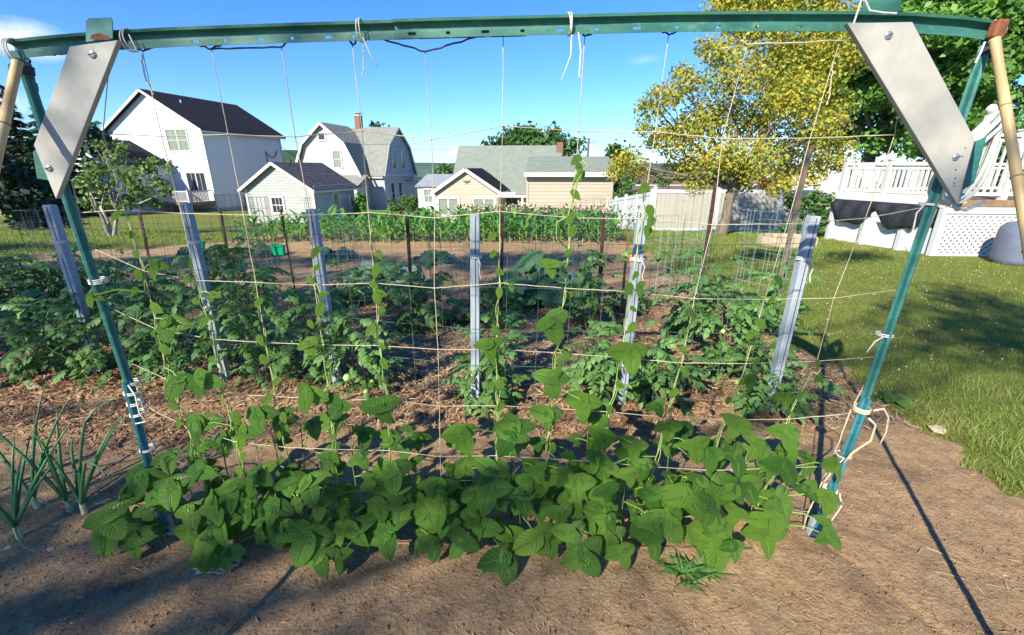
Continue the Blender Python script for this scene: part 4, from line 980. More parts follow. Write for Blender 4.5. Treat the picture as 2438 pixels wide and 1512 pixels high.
def tomato(x, y, H, wd, nl, label, seed, dark=False, group=None, fruit=1):
    g = random.Random(seed); h = thing('tomato_plant', label, 'tomato plant', (x, y, 0), group); mb = MB(); nodes_ = []
    for k in range(3 + (wd > .5)):
        a = g.uniform(0, 6.28); tip = Vector((x + math.cos(a) * wd * .38, y + math.sin(a) * wd * .3, H * g.uniform(.72, .95)))
        b_ = Vector((x + g.uniform(-.03, .03), y + g.uniform(-.03, .03), 0)); pts = [b_.lerp(tip, t) + Vector((math.sin(t * 6 + k) * .03, math.cos(t * 5 + k) * .03, 0)) for t in [i / 8 for i in range(9)]]
        mb.tube(pts, .008, 5, .003); nodes_ += pts[1:]
    B(mb, 'stem', M['dark_stem'], h)
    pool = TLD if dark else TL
    for i in range(nl):
        p = nodes_[g.randrange(len(nodes_))]; a = g.uniform(0, 6.28); e = g.uniform(-.35, .7)
        d = Vector((math.cos(a) * math.cos(e), math.sin(a) * math.cos(e), math.sin(e))); off = d * g.uniform(0, wd * .22)
        sub('leaf', pool[g.randrange(6)], None, h, orient(p + off, d, (g.uniform(-.3, .3), g.uniform(-.3, .3), 1), g.uniform(.13, .25)))
    for i in range(fruit):
        p = nodes_[g.randrange(len(nodes_))]; sub('tomato', FRM, None, h, Matrix.Translation(p + Vector((g.uniform(-.1, .1), -.12, -.05))) @ Matrix.Scale(g.uniform(.018, .03), 4))
    return h
rows = [  # base px, base py, top py, width m, leaves, label
 (90, 895, 700, .7, 70, 'sprawling tomato plant at the left edge in front of the tomato thicket'),
 (215, 905, 740, .55, 50, 'low tomato plant left of the foot of the first grey post'),
 (335, 880, 660, .6, 70, 'tomato plant right of the first grey post behind the teal leg'),
 (425, 905, 700, .5, 55, 'tomato plant just left of the second grey post'),
 (500, 880, 620, .5, 55, 'tomato plant leaning on the back of the second grey post'),
 (620, 915, 560, .62, 110, 'tallest tomato plant between the second and third grey posts'),
 (745, 900, 640, .5, 55, 'tomato plant left of the third grey post'),
 (865, 935, 690, .5, 75, 'tomato plant right of the third grey post bearing green fruit'),
 (1165, 958, 790, .42, 55, 'short tomato plant at the foot of the fourth grey post'),
 (1430, 955, 790, .42, 55, 'short tomato plant left of the fifth grey post'),
 (1560, 960, 780, .48, 60, 'short tomato plant right of the fifth grey post'),
 (1745, 900, 670, .6, 95, 'tomato plant with a pale green fruit left of the sixth grey post'),
 (1850, 975, 860, .42, 40, 'small tomato plant at the foot of the sixth grey post'),
 (20, 780, 600, .9, 85, 'tomato plant at the far left edge of the tomato thicket'),
 (120, 770, 610, .9, 85, 'tomato plant in the thicket left of the first grey post'),
 (210, 745, 600, .8, 80, 'tomato plant in the thicket behind the teal leg'),
 (310, 740, 610, .7, 70, 'tomato plant behind the first rusty stake'),
 (395, 745, 620, .6, 70, 'dark tomato plant in the gap before the second grey post'),
 (560, 735, 570, .7, 80, 'tomato plant around the second rusty stake'),
 (-160, 760, 600, .9, 80, 'tomato plant of the thicket cut by the left border'),
 (-130, 860, 690, .8, 60, 'low tomato plant spilling in from the left border'),
 (60, 690, 600, .9, 70, 'rear tomato plant at the left edge of the thicket'),
 (265, 690, 590, .8, 60, 'rear tomato plant between the teal leg and first rusty stake'),
 (800, 735, 630, .7, 65, 'tomato plant right of the third grey post in the rear row'),
 (985, 785, 640, .6, 85, 'tomato plant round the foot of the fourth rusty stake'),
 (1095, 775, 720, .45, 35, 'straggly low tomato plant left of the fourth grey post'),
 (1205, 775, 650, .45, 45, 'tomato plant at the foot of the fifth rusty stake'),
 (1395, 790, 600, .55, 75, 'tomato plant at the foot of the sixth rusty stake'),
 (1480, 740, 680, .4, 30, 'thin tomato plant beside the wooden stake with orange tag'),
 (1625, 800, 600, .6, 90, 'tomato plant at the foot of the tall brown stake'),
 (1800, 790, 660, .55, 70, 'tomato plant at the lawn edge behind the sixth grey post'),
]
for i, (px, py, pt, wd, nl, lab) in enumerate(rows):
    q = G(px, py); H = P(px, pt, q.y).z
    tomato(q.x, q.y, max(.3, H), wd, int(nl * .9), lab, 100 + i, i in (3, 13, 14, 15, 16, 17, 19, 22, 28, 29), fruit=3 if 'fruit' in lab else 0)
def squash(px, py, r, n, size, label, seed, pale=.0, hgt=.35):
    q = G(px, py); g = random.Random(seed); h = thing('squash_plant', label, 'squash plant', q); mb = MB()
    for i in range(n):
        a = g.uniform(0, 6.28); rr = r * g.uniform(.1, 1); p = q + Vector((math.cos(a) * rr, math.sin(a) * rr, hgt * g.uniform(.4, 1) * (1.1 - .5 * rr / r)))
        mb.tube([q + Vector((0, 0, .01)), q.lerp(p, .5) + Vector((0, 0, hgt * .25)), p], .009, 5, .006)
        sub('leaf', (SQP if g.random() < pale else SQ)[g.randrange(3)], None, h, orient(p, (math.cos(a), math.sin(a) - .3, -.35), (g.uniform(-.3, .3), -.5 + g.uniform(-.3, .3), 1), size * g.uniform(.7, 1.1)))
    B(mb, 'stalks', M['stem'], h)
squash(1035, 625, .32, 26, .2, 'small mound of grey green squash in the open soil left of centre', 1, .3, .2)
squash(798, 618, .32, 26, .2, 'small squash mound in shaded soil behind the third grey post', 2, .3, .2)
squash(905, 700, .5, 30, .30, 'silvery leaved squash plant behind the tomatoes left of centre', 3, .6, .45)
squash(1285, 715, .5, 34, .33, 'large leaved squash plant between the fourth and fifth grey posts', 4, .3, .55)
squash(620, 608, .4, 24, .2, 'low squash mound left of the green tray', 5, 0, .25)
squash(470, 612, .4, 20, .2, 'low leafy mound at the lawn edge behind the second grey post', 6, 0, .2)

# ------------------------------------------------------------------ stakes, grey posts, wires, cages
lab = ['first grey wooden post from the left beside the teal leg', 'second grey wooden post from the left tied with white cord', 'third grey wooden post leaning left of centre', 'upright grey wooden post at the centre with a split top', 'fifth grey wooden post with a bean leaf crossing it', 'grey wooden post farthest right beside the lawn']
pts = [((118, 488), (242, 890), .95), ((440, 483), (540, 905), 1), ((742, 498), (805, 918), 1), ((1131, 510), (1132, 962), 1), ((1528, 520), (1478, 964), 1), ((1937, 514), (1828, 975), 1)]
posts = []
for (t_, b_, _), l in zip(pts, lab):
    b = G(*b_); t = P(*t_, b.y); h = thing('grey_post', l, 'post', b)
    mb = MB(); d = (t - b).normalized(); mb.beam(b - d * .1, t, .058, .058, (0, 1, 0)); B(mb, 'post', M['grey_post'], h, bevel=.004)
    # dark seam between the two halves
    mb = MB(); mb.beam(b + Vector((.004, -.0305, 0)), t + Vector((.004, -.0305, -.01)), .0035, .003, (0, 1, 0)); B(mb, 'seam', M['tarp'], h)
    posts.append((b, t, h))
    k = b.lerp(t, .80); mb = MB()
    for j in range(3):
        c = k + d * (.008 * j); mb.tube([c + Vector((math.cos(a) * .039, math.sin(a) * .039, .004 * math.sin(a * 2))) * 1.06 for a in [q * .5236 for q in range(13)]], .0032, 5, None, False)
    mb.tube([k + Vector((.02, -.042, 0)), k + Vector((.035, -.06, -.03)), k + Vector((.028, -.05, -.09)), k + Vector((.036, -.055, -.13))], .003, 5)
    B(mb, 'cord_tie', M['white_cord'], h)
stakes = [((330, 498), (372, 700), .017, 'rust_stake', 'rusty steel stake just right of the apple tree'),
 ((524, 498), (560, 700), .017, 'rust_stake', 'rusty steel stake between the second and third grey posts'),
 ((668, 498), (702, 690), .012, 'rust_stake', 'thin rusty stake beside the green tray'),
 ((969, 512), (984, 782), .018, 'rust_stake', 'rusty steel stake left of the central grey post'),
 ((1196, 508), (1192, 775), .018, 'rust_stake', 'dark rusty stake just right of the central grey post'),
 ((1438, 512), (1420, 790), .018, 'rust_stake', 'rusty stake left of the fifth grey post'),
 ((1705, 432), (1650, 800), .019, 'rust_stake', 'tall dark brown stake in front of the yellow tree trunk'),
 ((1497, 556), (1478, 745), .014, 'wood', 'thin wooden stake carrying an orange tag'),
 ((1928, 352), (1850, 700), .026, 'old_wood', 'tall weathered wooden stake rising in front of the yellow tree')]
for t_, b_, r, m_, l in stakes:
    b = G(*b_); t = P(*t_, b.y); h = thing('garden_stake', l, 'stake', b); mb = MB(); d = (t - b).normalized()
    if m_ == 'rust_stake':
        mb.beam(b - d * .1, t, r * 1.9, .006, (0, 1, 0)); mb.beam(b - d * .1 + Vector((0, .012, 0)), t + Vector((0, .012, 0)), .007, r * 1.4, (0, 1, 0))
        B(mb, 'stake', M[m_], h)
        mb = MB(); n = int((t - b).length / .06)
        for k in range(2, n): c = b.lerp(t, k / n) + Vector((0, -.006, 0)); mb.box(c, (r * 1.0, .010, .012))
        B(mb, 'studs', M[m_], h)['kind'] = 'stuff'
    else:
        mb.beam(b - d * .1, t, r * 2, r * 1.6, (0, 1, 0)); B(mb, 'stake', M[m_], h, bevel=.004)
        if m_ == 'old_wood': mb = MB(); mb.beam(t, t + d * .02, r * 2.4, r * 2.2, (0, 1, 0)); B(mb, 'cap', M['rust'], h)
# orange tag, orange squash blossom, green trays
q = G(1478, 745); c = P(1503, 617, q.y - .05)
mb = MB(); mb.prism([c + Vector((-.02, 0, .05)), c + Vector((.02, 0, .055)), c + Vector((.028, 0, -.04)), c + Vector((0, 0, -.075)), c + Vector((-.025, 0, -.03))], (0, .02, 0)); tag(B(mb, 'orange_tag', M['orange'], bevel=.004), 'orange plastic tag hanging on the thin wooden stake', 'tag')
def tray(px, py, s_, Y, l):
    c = P(px, py, Y); mb = MB(); a, b = s_, s_ * .78; hh = s_ * .75
    V = [(-a, -.4 * a, hh), (a, -.4 * a, hh), (a, .6 * a, hh), (-a, .6 * a, hh), (-b, -.3 * a, -hh), (b, -.3 * a, -hh), (b, .4 * a, -hh), (-b, .4 * a, -hh)]
    mb.add([c + Vector(v) for v in V], [(4, 5, 1, 0), (5, 6, 2, 1), (6, 7, 3, 2), (7, 4, 0, 3), (7, 6, 5, 4)])
    for (i, j) in ((0, 1), (1, 2), (2, 3), (3, 0)): mb.beam(c + Vector(V[i]), c + Vector(V[j]), .012, .012)
    o = B(mb, 'hanging_tray', M['green_plastic']); tag(o, l, 'tray')
tray(663, 596, .085, 6.2, 'bright green plastic tray hung in the wire beside the thin rusty stake')
tray(477, 583, .04, 4.4, 'small green plastic clip box by the second grey post')
# wire fence in the row of grey posts
h = thing('post_wire_fence', 'open wire panel fixed along the row of grey posts', 'wire fence', posts[0][0])
for fr_ in (.88, .66, .44, .24, .07):
    pp = [b.lerp(t, fr_) + Vector((0, -.034, 0)) for b, t, _ in posts]; pp = [pp[0] + Vector((-2.2, .2, 0))] + pp
    for a, b in zip(pp, pp[1:]):
        mb = MB(); mb.tube([a, a.lerp(b, .5) - Vector((0, 0, .006)), b], .0019, 4); B(mb, 'horizontal_wire', M['wire'], h)
for (b, t, _), (b2, t2, _) in zip(posts, posts[1:]):
    for k in range(1, 5):
        x0 = b.lerp(b2, k / 5); x1 = t.lerp(t2, k / 5); mb = MB(); mb.tube([x0 + Vector((0, -.036, 0)), x0.lerp(x1, .93) + Vector((0, -.036, 0))], .0016, 4); B(mb, 'vertical_wire', M['wire'], h)
# welded wire fence behind, at the row of rusty stakes
def wfence(a, b, H, nx, nz, r, l, m_='wire', lean=0):
    a, b = Vector(a), Vector(b); h = thing('welded_wire_fence', l, 'wire fence', a)
    for i in range(nx + 1):
        q = a.lerp(b, i / nx); w_ = .02 * math.sin(i * .6); mb = MB(); mb.tube([q + Vector((0, w_, .01)), q + Vector((lean, w_, H))], r, 4); B(mb, 'vertical_wire', M[m_], h)
    for j in range(nz + 1):
        z = H * (j / nz) ** .85; mb = MB(); mb.tube([a.lerp(b, i / 24) + Vector((lean * z / H, .02 * math.sin(i * nx / 24 * .6), z + .01 * math.sin(i * 1.3))) for i in range(25)], r, 4); B(mb, 'horizontal_wire', M[m_], h)
wfence((-9.5, 6.6, 0), (-3.6, 6.5, 0), 1.0, 60, 10, .0016, 'fine welded wire fence along the left side of the garden')
wfence((-3.5, 6.6, 0), (2.4, 6.4, 0), .95, 66, 9, .0014, 'fine welded wire fence crossing the garden behind the rusty stakes')
def cage(px0, px1, ptop, Y, l, n=4, rz=.25, m_='wire', zb=0):
    a, b = P(px0, ptop, Y), P(px1, ptop, Y); H = a.z; wd = b.x - a.x; c = Vector(((a.x + b.x) / 2, Y + wd * .4, 0)); h = thing('tomato_cage', l, 'tomato cage', c)
    cs = [c + Matrix.Rotation(rz, 3, 'Z') @ Vector((i * wd * .46, j * wd * .46, 0)) for i, j in ((-1, -1), (1, -1), (1, 1), (-1, 1))]
    for k in range(4):
        p, q = cs[k], cs[(k + 1) % 4]; mb = MB()
        for i in range(n + 1): e = p.lerp(q, i / n); mb.tube([e, e + Vector((0, 0, H))], .0022, 4)
        for j in range(1, 8): z = H * j / 7; mb.tube([p + Vector((0, 0, z)), q + Vector((0, 0, z))], .0022, 4)
        B(mb, 'cage_panel', M[m_], h)
for a in ((505, 572, 465, 6.4, 'square wire cage rising between the second grey post and the shed'), (588, 625, 470, 6.8, 'narrow wire cage in front of the left half of the shed'), (713, 818, 472, 6.2, 'square wire cage seen against the right wall of the shed'),
          (1255, 1375, 505, 6.3, 'wire cage standing over the large squash plant'), (1378, 1462, 476, 6.6, 'wire cage seen against the tan garage wall'), (1595, 1700, 520, 5.2, 'wire cage round the tomato by the tall brown stake', 4, .4, 'wire_light'),
          (1815, 1935, 505, 5.6, 'pale green wire cage standing on the lawn edge at the right', 4, .5, 'wire_light'), (1010, 1110, 560, 5.0, 'wire cage left of the central grey post'), (1640, 1720, 455, 7.5, 'bent wire cage before the cream fence', 4, .2, 'wire_light'),
          (30, 130, 500, 6.0, 'wire cage at the far left of the tomato thicket'), (780, 870, 545, 4.9, 'wire cage beside the third grey post', 3)): cage(*a)

# ------------------------------------------------------------------ the trellis frame
TY = 1.57
fr_ = thing('trellis_frame', 'big green steel post trellis frame with white brace boards at both upper corners', 'trellis', (0, TY, 0))
def steel_bar(path, prof, m, name, holes=None, dark=None, par=fr_):
    """sweep a thin section (list of (out, across)) along a path; out = toward the camera, holes = [(s0, s1)] along, cut in strip hole_row"""
    path = [Vector(p) for p in path]; Ls = [0]
    for a, b in zip(path, path[1:]): Ls.append(Ls[-1] + (b - a).length)
    cuts = sorted(set([l / Ls[-1] for l in Ls] + [c for h_ in (holes or []) for c in h_] + [i / 30 for i in range(31)]))
    def at(t):
        L = t * Ls[-1]
        for i in range(len(path) - 1):
            if L <= Ls[i + 1] + 1e-9: return path[i].lerp(path[i + 1], (L - Ls[i]) / (Ls[i + 1] - Ls[i]))
        return path[-1]
    mb = MB(); n = len(prof); rows_ = []
    for t in cuts:
        p = at(t); d = (at(min(1, t + .01)) - at(max(0, t - .01))).normalized(); out_ = Vector((0, -1, 0)); out_ = (out_ - d * out_.dot(d)).normalized(); ac = out_.cross(d)
        if ac.z < -.01 or (abs(ac.z) < .3 and ac.x < 0): ac = -ac
        rows_.append([p + out_ * o_ + ac * a_ for o_, a_, _ in prof])
    vs = [v for r_ in rows_ for v in r_]; fs = []
    for i in range(len(cuts) - 1):
        mid = (cuts[i] + cuts[i + 1]) / 2
        for k in range(n - 1):
            if prof[k][2] and holes and any(h0 < mid < h1 for h0, h1 in holes): continue
            fs.append((i * n + k, i * n + k + 1, (i + 1) * n + k + 1, (i + 1) * n + k))
    mb.add(vs, fs); o = B(mb, name, M[m], par); s_ = o.modifiers.new('solid', 'SOLIDIFY'); s_.thickness = .0028; s_.offset = 0
    return o
# section: lower flat flange (with a strip that takes the holes), then a channel folded back
BEAM = [(0, -.034, 0), (0, -.024, 0), (0, -.024, 1), (0, -.013, 0), (-.001, -.006, 0), (-.016, -.003, 0), (-.020, .004, 0), (-.020, .016, 0), (-.014, .022, 0), (0, .025, 0), (.001, .034, 0)]
BEAM = [(a_ * 1.0, b_ * .78, k_) for a_, b_, k_ in [(0, -.034, 0), (0, -.0235, 1), (0, -.013, 0), (0, -.006, 0), (-.016, -.002, 0), (-.020, .005, 0), (-.020, .016, 0), (-.014, .022, 0), (0, .025, 0), (.001, .034, 0)]]
def path_px(pts, Y): return [P(x, y, Y) for x, y in pts]
r_path = path_px([(937, 69), (1150, 63), (1360, 58), (1600, 52), (1850, 50), (2030, 51), (2180, 55), (2290, 63), (2378, 75)], TY - .012)
l_path = path_px([(22, 118), (120, 108), (250, 97), (420, 88), (640, 80), (862, 73), (1050, 68), (1253, 63)], TY)
def hol(x0, x1, xs_, w_=.0032):
    o = []
    for i, x in enumerate(xs_): t = (x - x0) / (x1 - x0); ww = w_ * (2.0 if i % 2 == 0 else 1); o.append((t - ww, t + ww))
    return o
steel_bar(r_path, BEAM, 'green_steel', 'beam', hol(937, 2378, [980, 1066, 1155, 1243, 1332, 1420, 1515, 1610, 1705, 1800, 1900, 1990]))
steel_bar(l_path, BEAM, 'green_steel', 'beam', hol(22, 1253, [470, 540, 625, 700, 785, 845]))
LEG = [(-.004, -.021, 0), (.0, -.012, 0), (.0, -.009, 0), (.014, -.007, 0), (.018, .0, 0), (.014, .007, 0), (.0, .009, 0), (0, .012, 0), (-.004, .021, 0)]
LEG = [(a_, b_ * .78, k_) for a_, b_, k_ in LEG]
tL, tR = P(50, 140, TY), P(2352, 95, TY); bL = Vector((-1.525, TY, 0)); bR = Vector((1.365, TY, 0))
mL = P(312, 925, TY); mR = P(2055, 965, TY)
bL = P(410, 1290, TY); bR = P(1908, 1350, TY)
bL = tL + (bL - tL) * (tL.z / (tL.z - bL.z)); bR = tR + (bR - tR) * (tR.z / (tR.z - bR.z))
steel_bar([mL + (tL - mL) * -.03, tL], LEG, 'teal_steel', 'leg'); steel_bar([mR + (tR - mR) * -.03, tR], LEG, 'teal_steel', 'leg')
o_ = Vector((0, -.01, 0)); dn = Vector((0, 0, .04))
steel_bar([bL + dn + o_, mL + o_ + (tL - mL) * .03], LEG, 'blue_steel', 'leg'); steel_bar([bR + dn + o_, mR + o_ + (tR - mR) * .03], LEG, 'blue_steel', 'leg')
for b_ in (bL, bR): mb = MB(); mb.beam(b_ + Vector((0, .005, -.08)), b_ + Vector((0, -.0, .12)), .05, .02, (0, 1, 0)); B(mb, 'foot_stake', M['grey_post'], fr_)
# brace boards
def board(pp, Yf, side, bolts, holes=()):
    q = [P(x, y, Yf) for x, y in pp]; mb = MB(); mb.prism(q, (0, .019, 0)); bo = B(mb, 'brace_board', M['board'], fr_, bevel=.0018)
    for (x, y) in bolts:
        c = P(x, y, Yf); mb = MB(); mb.tube([c + Vector((0, -k, 0)) for k in (0, .003, .005, .006)], lambda t: [.0112, .0112, .008, .0005][round(t * 3)], 16); b2 = B(mb, 'bolt', M['zinc'], bo, True)
        mb = MB(); mb.beam(c + Vector((-.009, -.0065, -.003)), c + Vector((.009, -.0065, .003)), .002, .002); B(mb, 'bolt_slot', M['tarp'], bo)
    if holes:
        mb = MB()
        for (x, y) in holes: c = P(x, y, Yf); mb.tube([c + Vector((0, .001, 0)), c + Vector((0, -.0012, 0))], .0022, 8)
        B(mb, 'nail_hole', M['tarp'], bo)
board([(165, 111), (280, 95), (133, 474), (80, 345)], TY - .055, 1, [(220, 129), (117, 400)])
board([(2018, 55), (2173, 52), (2322, 332), (2280, 486)], TY - .06, -1, [(2115, 84), (2275, 374)], [(2298, 353), (2290, 372), (2275, 404), (2274, 425), (2271, 436), (2272, 442)])
# the pale side edges of the boards: a back strip standing a little out
def plate(pp, Y, m='pale_steel', rot=0):
    q = [P(x, y, Y) for x, y in pp]; mb = MB(); mb.prism(q, (0, .004, 0)); return B(mb, 'anchor_plate', M[m], fr_, bevel=.001)
plate([(203, 50), (210, 43), (262, 41), (267, 50), (268, 92), (204, 100)], TY - .03, 'pale_steel')
mb = MB(); c = P(235, 88, TY - .036); mb.add([c + Vector((-.03, 0, -.006)), c + Vector((-.02, 0, .006)), c + Vector((.005, 0, .011)), c + Vector((.028, 0, .002)), c + Vector((.034, 0, -.008))], [(0, 1, 2, 3, 4)]); o = B(mb, 'rust_patch', M['rust'], fr_)
plate([(2055, -20), (2146, -22), (2146, 27), (2055, 27)], TY + .012, 'green_steel')
plate([(77, 362), (120, 330), (118, 430), (88, 425)], TY + .02, 'green_steel'); plate([(2290, 350), (2350, 325), (2320, 436), (2265, 470)], TY + .03, 'teal_steel')
# cord ties on legs and beam
def wrap(c, ax, r, n, m='white_cord', th=.0028, tail=None, par=fr_, name='cord_tie'):
    ax = Vector(ax).normalized(); u = ax.orthogonal().normalized(); v = ax.cross(u); mb = MB()
    for j in range(n):
        cc = Vector(c) + ax * (.007 * (j - n / 2)); k_ = random.uniform(-.12, .12)
        mb.tube([cc + u * math.cos(a) * r * 1.0 + v * math.sin(a) * r + ax * (math.cos(a) * r * k_) for a in [q * .4488 for q in range(15)]], th, 6, None, False)
    if tail: mb.tube([Vector(c) + Vector(t) for t in tail], th, 6)
    return B(mb, name, M[m], par, True)
def on(a, b, py):
    lo, hi = 0., 1.
    for _ in range(30):
        m_ = (lo + hi) / 2; q = Vector(a).lerp(Vector(b), m_); r = q - Vector((0, 0, CH)); dep = r.y * math.cos(PITCH) - r.z * math.sin(PITCH); yy = 756 - 1041 * (r.y * math.sin(PITCH) + r.z * math.cos(PITCH)) / dep
        if yy < py: lo = m_
        else: hi = m_
    return Vector(a).lerp(Vector(b), lo)
def leg_at(side, py):
    t_, m_, b_ = (tL, mL, bL) if side < 0 else (tR, mR, bR)
    return on(t_, m_, py) if py < (925 if side < 0 else 965) else on(m_ + o_, b_ + o_, py)
for (py, n, tail) in ((668, 3, None), (912, 2, [(.01, -.03, 0), (.035, -.04, -.04), (.03, -.04, -.12), (.045, -.04, -.16), (.0, -.04, -.17)]), (935, 2, None), (960, 2, None), (985, 2, None), (1070, 2, None), (1115, 3, [(-.02, -.03, 0), (-.02, -.04, -.05), (0, -.045, -.1)])):
    wrap(leg_at(-1, py) + Vector((0, .012, 0)), tL - bL, .027, n, 'white_cord', .0024, tail)
for (py, n, tail) in ((485, 2, [(-.03, -.02, 0), (-.06, -.03, -.03), (-.055, -.03, -.09), (-.07, -.03, -.14), (-.05, -.03, -.17)]), (797, 2, [(-.025, -.03, 0), (-.055, -.03, -.02), (-.075, -.03, -.065)]), (1168, 3, [(.02, -.03, 0), (.035, -.04, -.06), (0, -.04, -.17)]), (1085, 1, [(-.02, -.03, 0), (-.05, -.03, -.05), (-.075, -.03, -.12)])):
    wrap(leg_at(1, py) + Vector((0, .012, 0)), tR - bR, .027, n, 'white_cord', .0026, tail)
wrap(leg_at(1, 975) + Vector((0, .01, 0)), tR - bR, .028, 3, 'twine', .004, [(.03, -.02, 0), (.07, -.02, .01), (.10, -.02, -.03), (.11, -.02, -.10), (.10, -.02, -.16)], name='rope_tie')
mb = MB(); mb.tube([leg_at(1, 985) + Vector(v) for v in ((.0, -.035, .0), (.035, -.035, -.03), (.03, -.04, -.10), (-.03, -.04, -.16), (-.045, -.03, -.22))], .0048, 7); B(mb, 'rope_tie', M['twine'], fr_, True)
for (px, py, tail) in ((862, 72, [(.01, -.035, -.03), (.03, -.035, -.08), (.055, -.035, -.12)]), (1359, 58, [(-.0, -.035, -.04), (.0, -.035, -.10), (-.03, -.035, -.18)]), (312, 96, [(.02, -.03, .01), (.04, -.035, -.045)])):
    c = P(px, py, TY - .0); wrap(c, (1, 0, .03), .031, 2, 'white_cord', .0019, [(a_ * .9, b_ * .9, k_ * .9) for a_, b_, k_ in tail])
c = P(1359, 58, TY); mb = MB(); mb.tube([c + Vector(v) for v in ((.02, -.035, -.03), (.03, -.035, -.08), (.028, -.035, -.15))], .0024, 5); B(mb, 'cord_tail', M['white_cord'], fr_)
mb = MB(); c = P(2035, 30, TY - .02); mb.tube([c + Vector(v) for v in ((-.01, -.02, -.04), (-.012, -.035, .02), (.0, -.035, .02), (.02, -.035, -.005), (.06, -.035, -.01), (.1, -.035, -.012))], .0028, 6); B(mb, 'cord_tie', M['white_cord'], fr_)
for c, sx in ((P(2368, 78, TY), 1), (P(38, 120, TY), -1)):
    wrap(c, (1, 0, 0), .032, 3, 'white_cord', .0026); wrap(c + Vector((0, 0, -.05)), (.1, .1, 1), .024, 3, 'dark_cord', .006, name='black_tape')
mb = MB(); c = P(2375, 70, TY - .03); mb.box(c, (.035, .03, .05), Matrix.Rotation(.1, 3, 'Y')); B(mb, 'rusty_end', M['rust'], fr_, bevel=.006)
mb = MB(); c = P(2378, 100, TY - .03); mb.tube([P(2345, 100, TY - .03), P(2335, 125, TY - .03), P(2322, 150, TY - .03)], .0028, 6); B(mb, 'cord_tail', M['white_cord'], fr_)
# bamboo props
def bamboo(a, b, l):
    a, b = Vector(a), Vector(b); h = thing('bamboo_pole', l, 'pole', b); L = (a - b).length; mb = MB(); pts_ = []; rad = []
    n = 10
    for k in range(n):
        for (t, r) in ((.02, .0155), (.5, .0148), (.97, .0155), (.985, .0175)): pts_.append(b.lerp(a, (k + t) / n)); rad.append(r * .84)
    m_ = len(pts_); mb.tube(pts_, lambda t: rad[round(t * (m_ - 1))], 12); B(mb, 'pole', M['bamboo'], h, True)
    for k in range(1, n): mb = MB(); c = b.lerp(a, k / n); mb.tube([c - (a - b) * (.0012), c + (a - b) * .0012], .0150, 12); B(mb, 'node_ring', M['wood'], h)
bamboo(P(2368, 92, TY - .045), (1.44, .52, 0), 'thick bamboo pole propping the right end of the trellis')
bamboo(P(42, 146, TY - .03), (-1.32, .30, 0), 'bamboo pole leaning from the left end of the trellis')
# hose / cord coil hanging behind the right leg
mb = MB(); c0 = P(2318, 385, TY + .10); g = random.Random(3)
h = thing('cord_coil', 'coil of pale grey garden cord hanging behind the right brace board', 'cord', c0)
for k in range(7):
    rx, rz = .052 + g.uniform(-.012, .014), .155 + g.uniform(-.02, .015); dx, dz = g.uniform(-.01, .016), g.uniform(-.015, .02); tl = -.38 + g.uniform(-.07, .07)
    mb = MB(); pts_ = []
    for i in range(25):
        a = i / 24 * 6.283; x, z = rx * math.cos(a) * (1 - .35 * math.sin(a)) + dx, rz * math.sin(a) + dz
        pts_.append(c0 + Vector((x * math.cos(tl) - z * math.sin(tl), .006 * k + .01 * math.sin(a * 2), x * math.sin(tl) + z * math.cos(tl))))
    mb.tube(pts_, .0068, 8, None, False); B(mb, 'coil_loop', M['hose'], h, True)
mb = MB(); mb.tube([P(2262, 490, TY + .1), P(2300, 500, TY + .08), P(2345, 480, TY + .1)], .0066, 8); B(mb, 'coil_end', M['hose'], h, True)

# ------------------------------------------------------------------ string net
NY = 1.585
H = [
 [(245, 318), (385, 325), (543, 320), (703, 326), (862, 312), (1027, 332), (1197, 300), (1378, 312), (1560, 314), (1720, 330), (1929, 329), (2130, 321)],
 [(178, 507), (290, 500), (432, 508), (580, 512), (738, 512), (877, 506), (1035, 519), (1190, 503), (1360, 519), (1528, 521), (1697, 535), (1875, 533), (2060, 520), (2235, 487)],
 [(213, 588), (342, 645), (466, 668), (609, 672), (749, 679), (892, 674), (1034, 686), (1189, 674), (1345, 686), (1503, 695), (1653, 711), (1820, 713), (1985, 710), (2155, 688)],
 [(245, 725), (375, 785), (510, 808), (633, 816), (768, 821), (903, 823), (1043, 832), (1180, 832), (1325, 840), (1478, 852), (1623, 864), (1776, 866), (1945, 860), (2092, 849)],
 [(285, 852), (400, 905), (535, 938), (656, 944), (784, 952), (922, 952), (1046, 967), (1185, 966), (1312, 972), (1451, 981), (1584, 993), (1727, 1000), (1875, 998), (2022, 985)],
 [(370, 980), (445, 1015), (560, 1052), (680, 1065), (795, 1070), (927, 1073), (1048, 1087), (1181, 1085), (1300, 1092), (1430, 1100), (1558, 1112), (1690, 1120), (1850, 1115), (1975, 1110)],
 [(395, 1090), (480, 1120), (590, 1143), (700, 1155), (805, 1165), (940, 1173), (1052, 1192), (1180, 1196), (1290, 1200), (1405, 1208), (1530, 1215), (1660, 1233), (1795, 1217), (1925, 1218)],
 [(420, 1230), (500, 1260), (610, 1280), (720, 1285), (820, 1290), (945, 1297), (1058, 1300), (1180, 1305), (1285, 1305), (1390, 1300), (1510, 1310), (1635, 1330), (1770, 1330), (1895, 1310)],
]
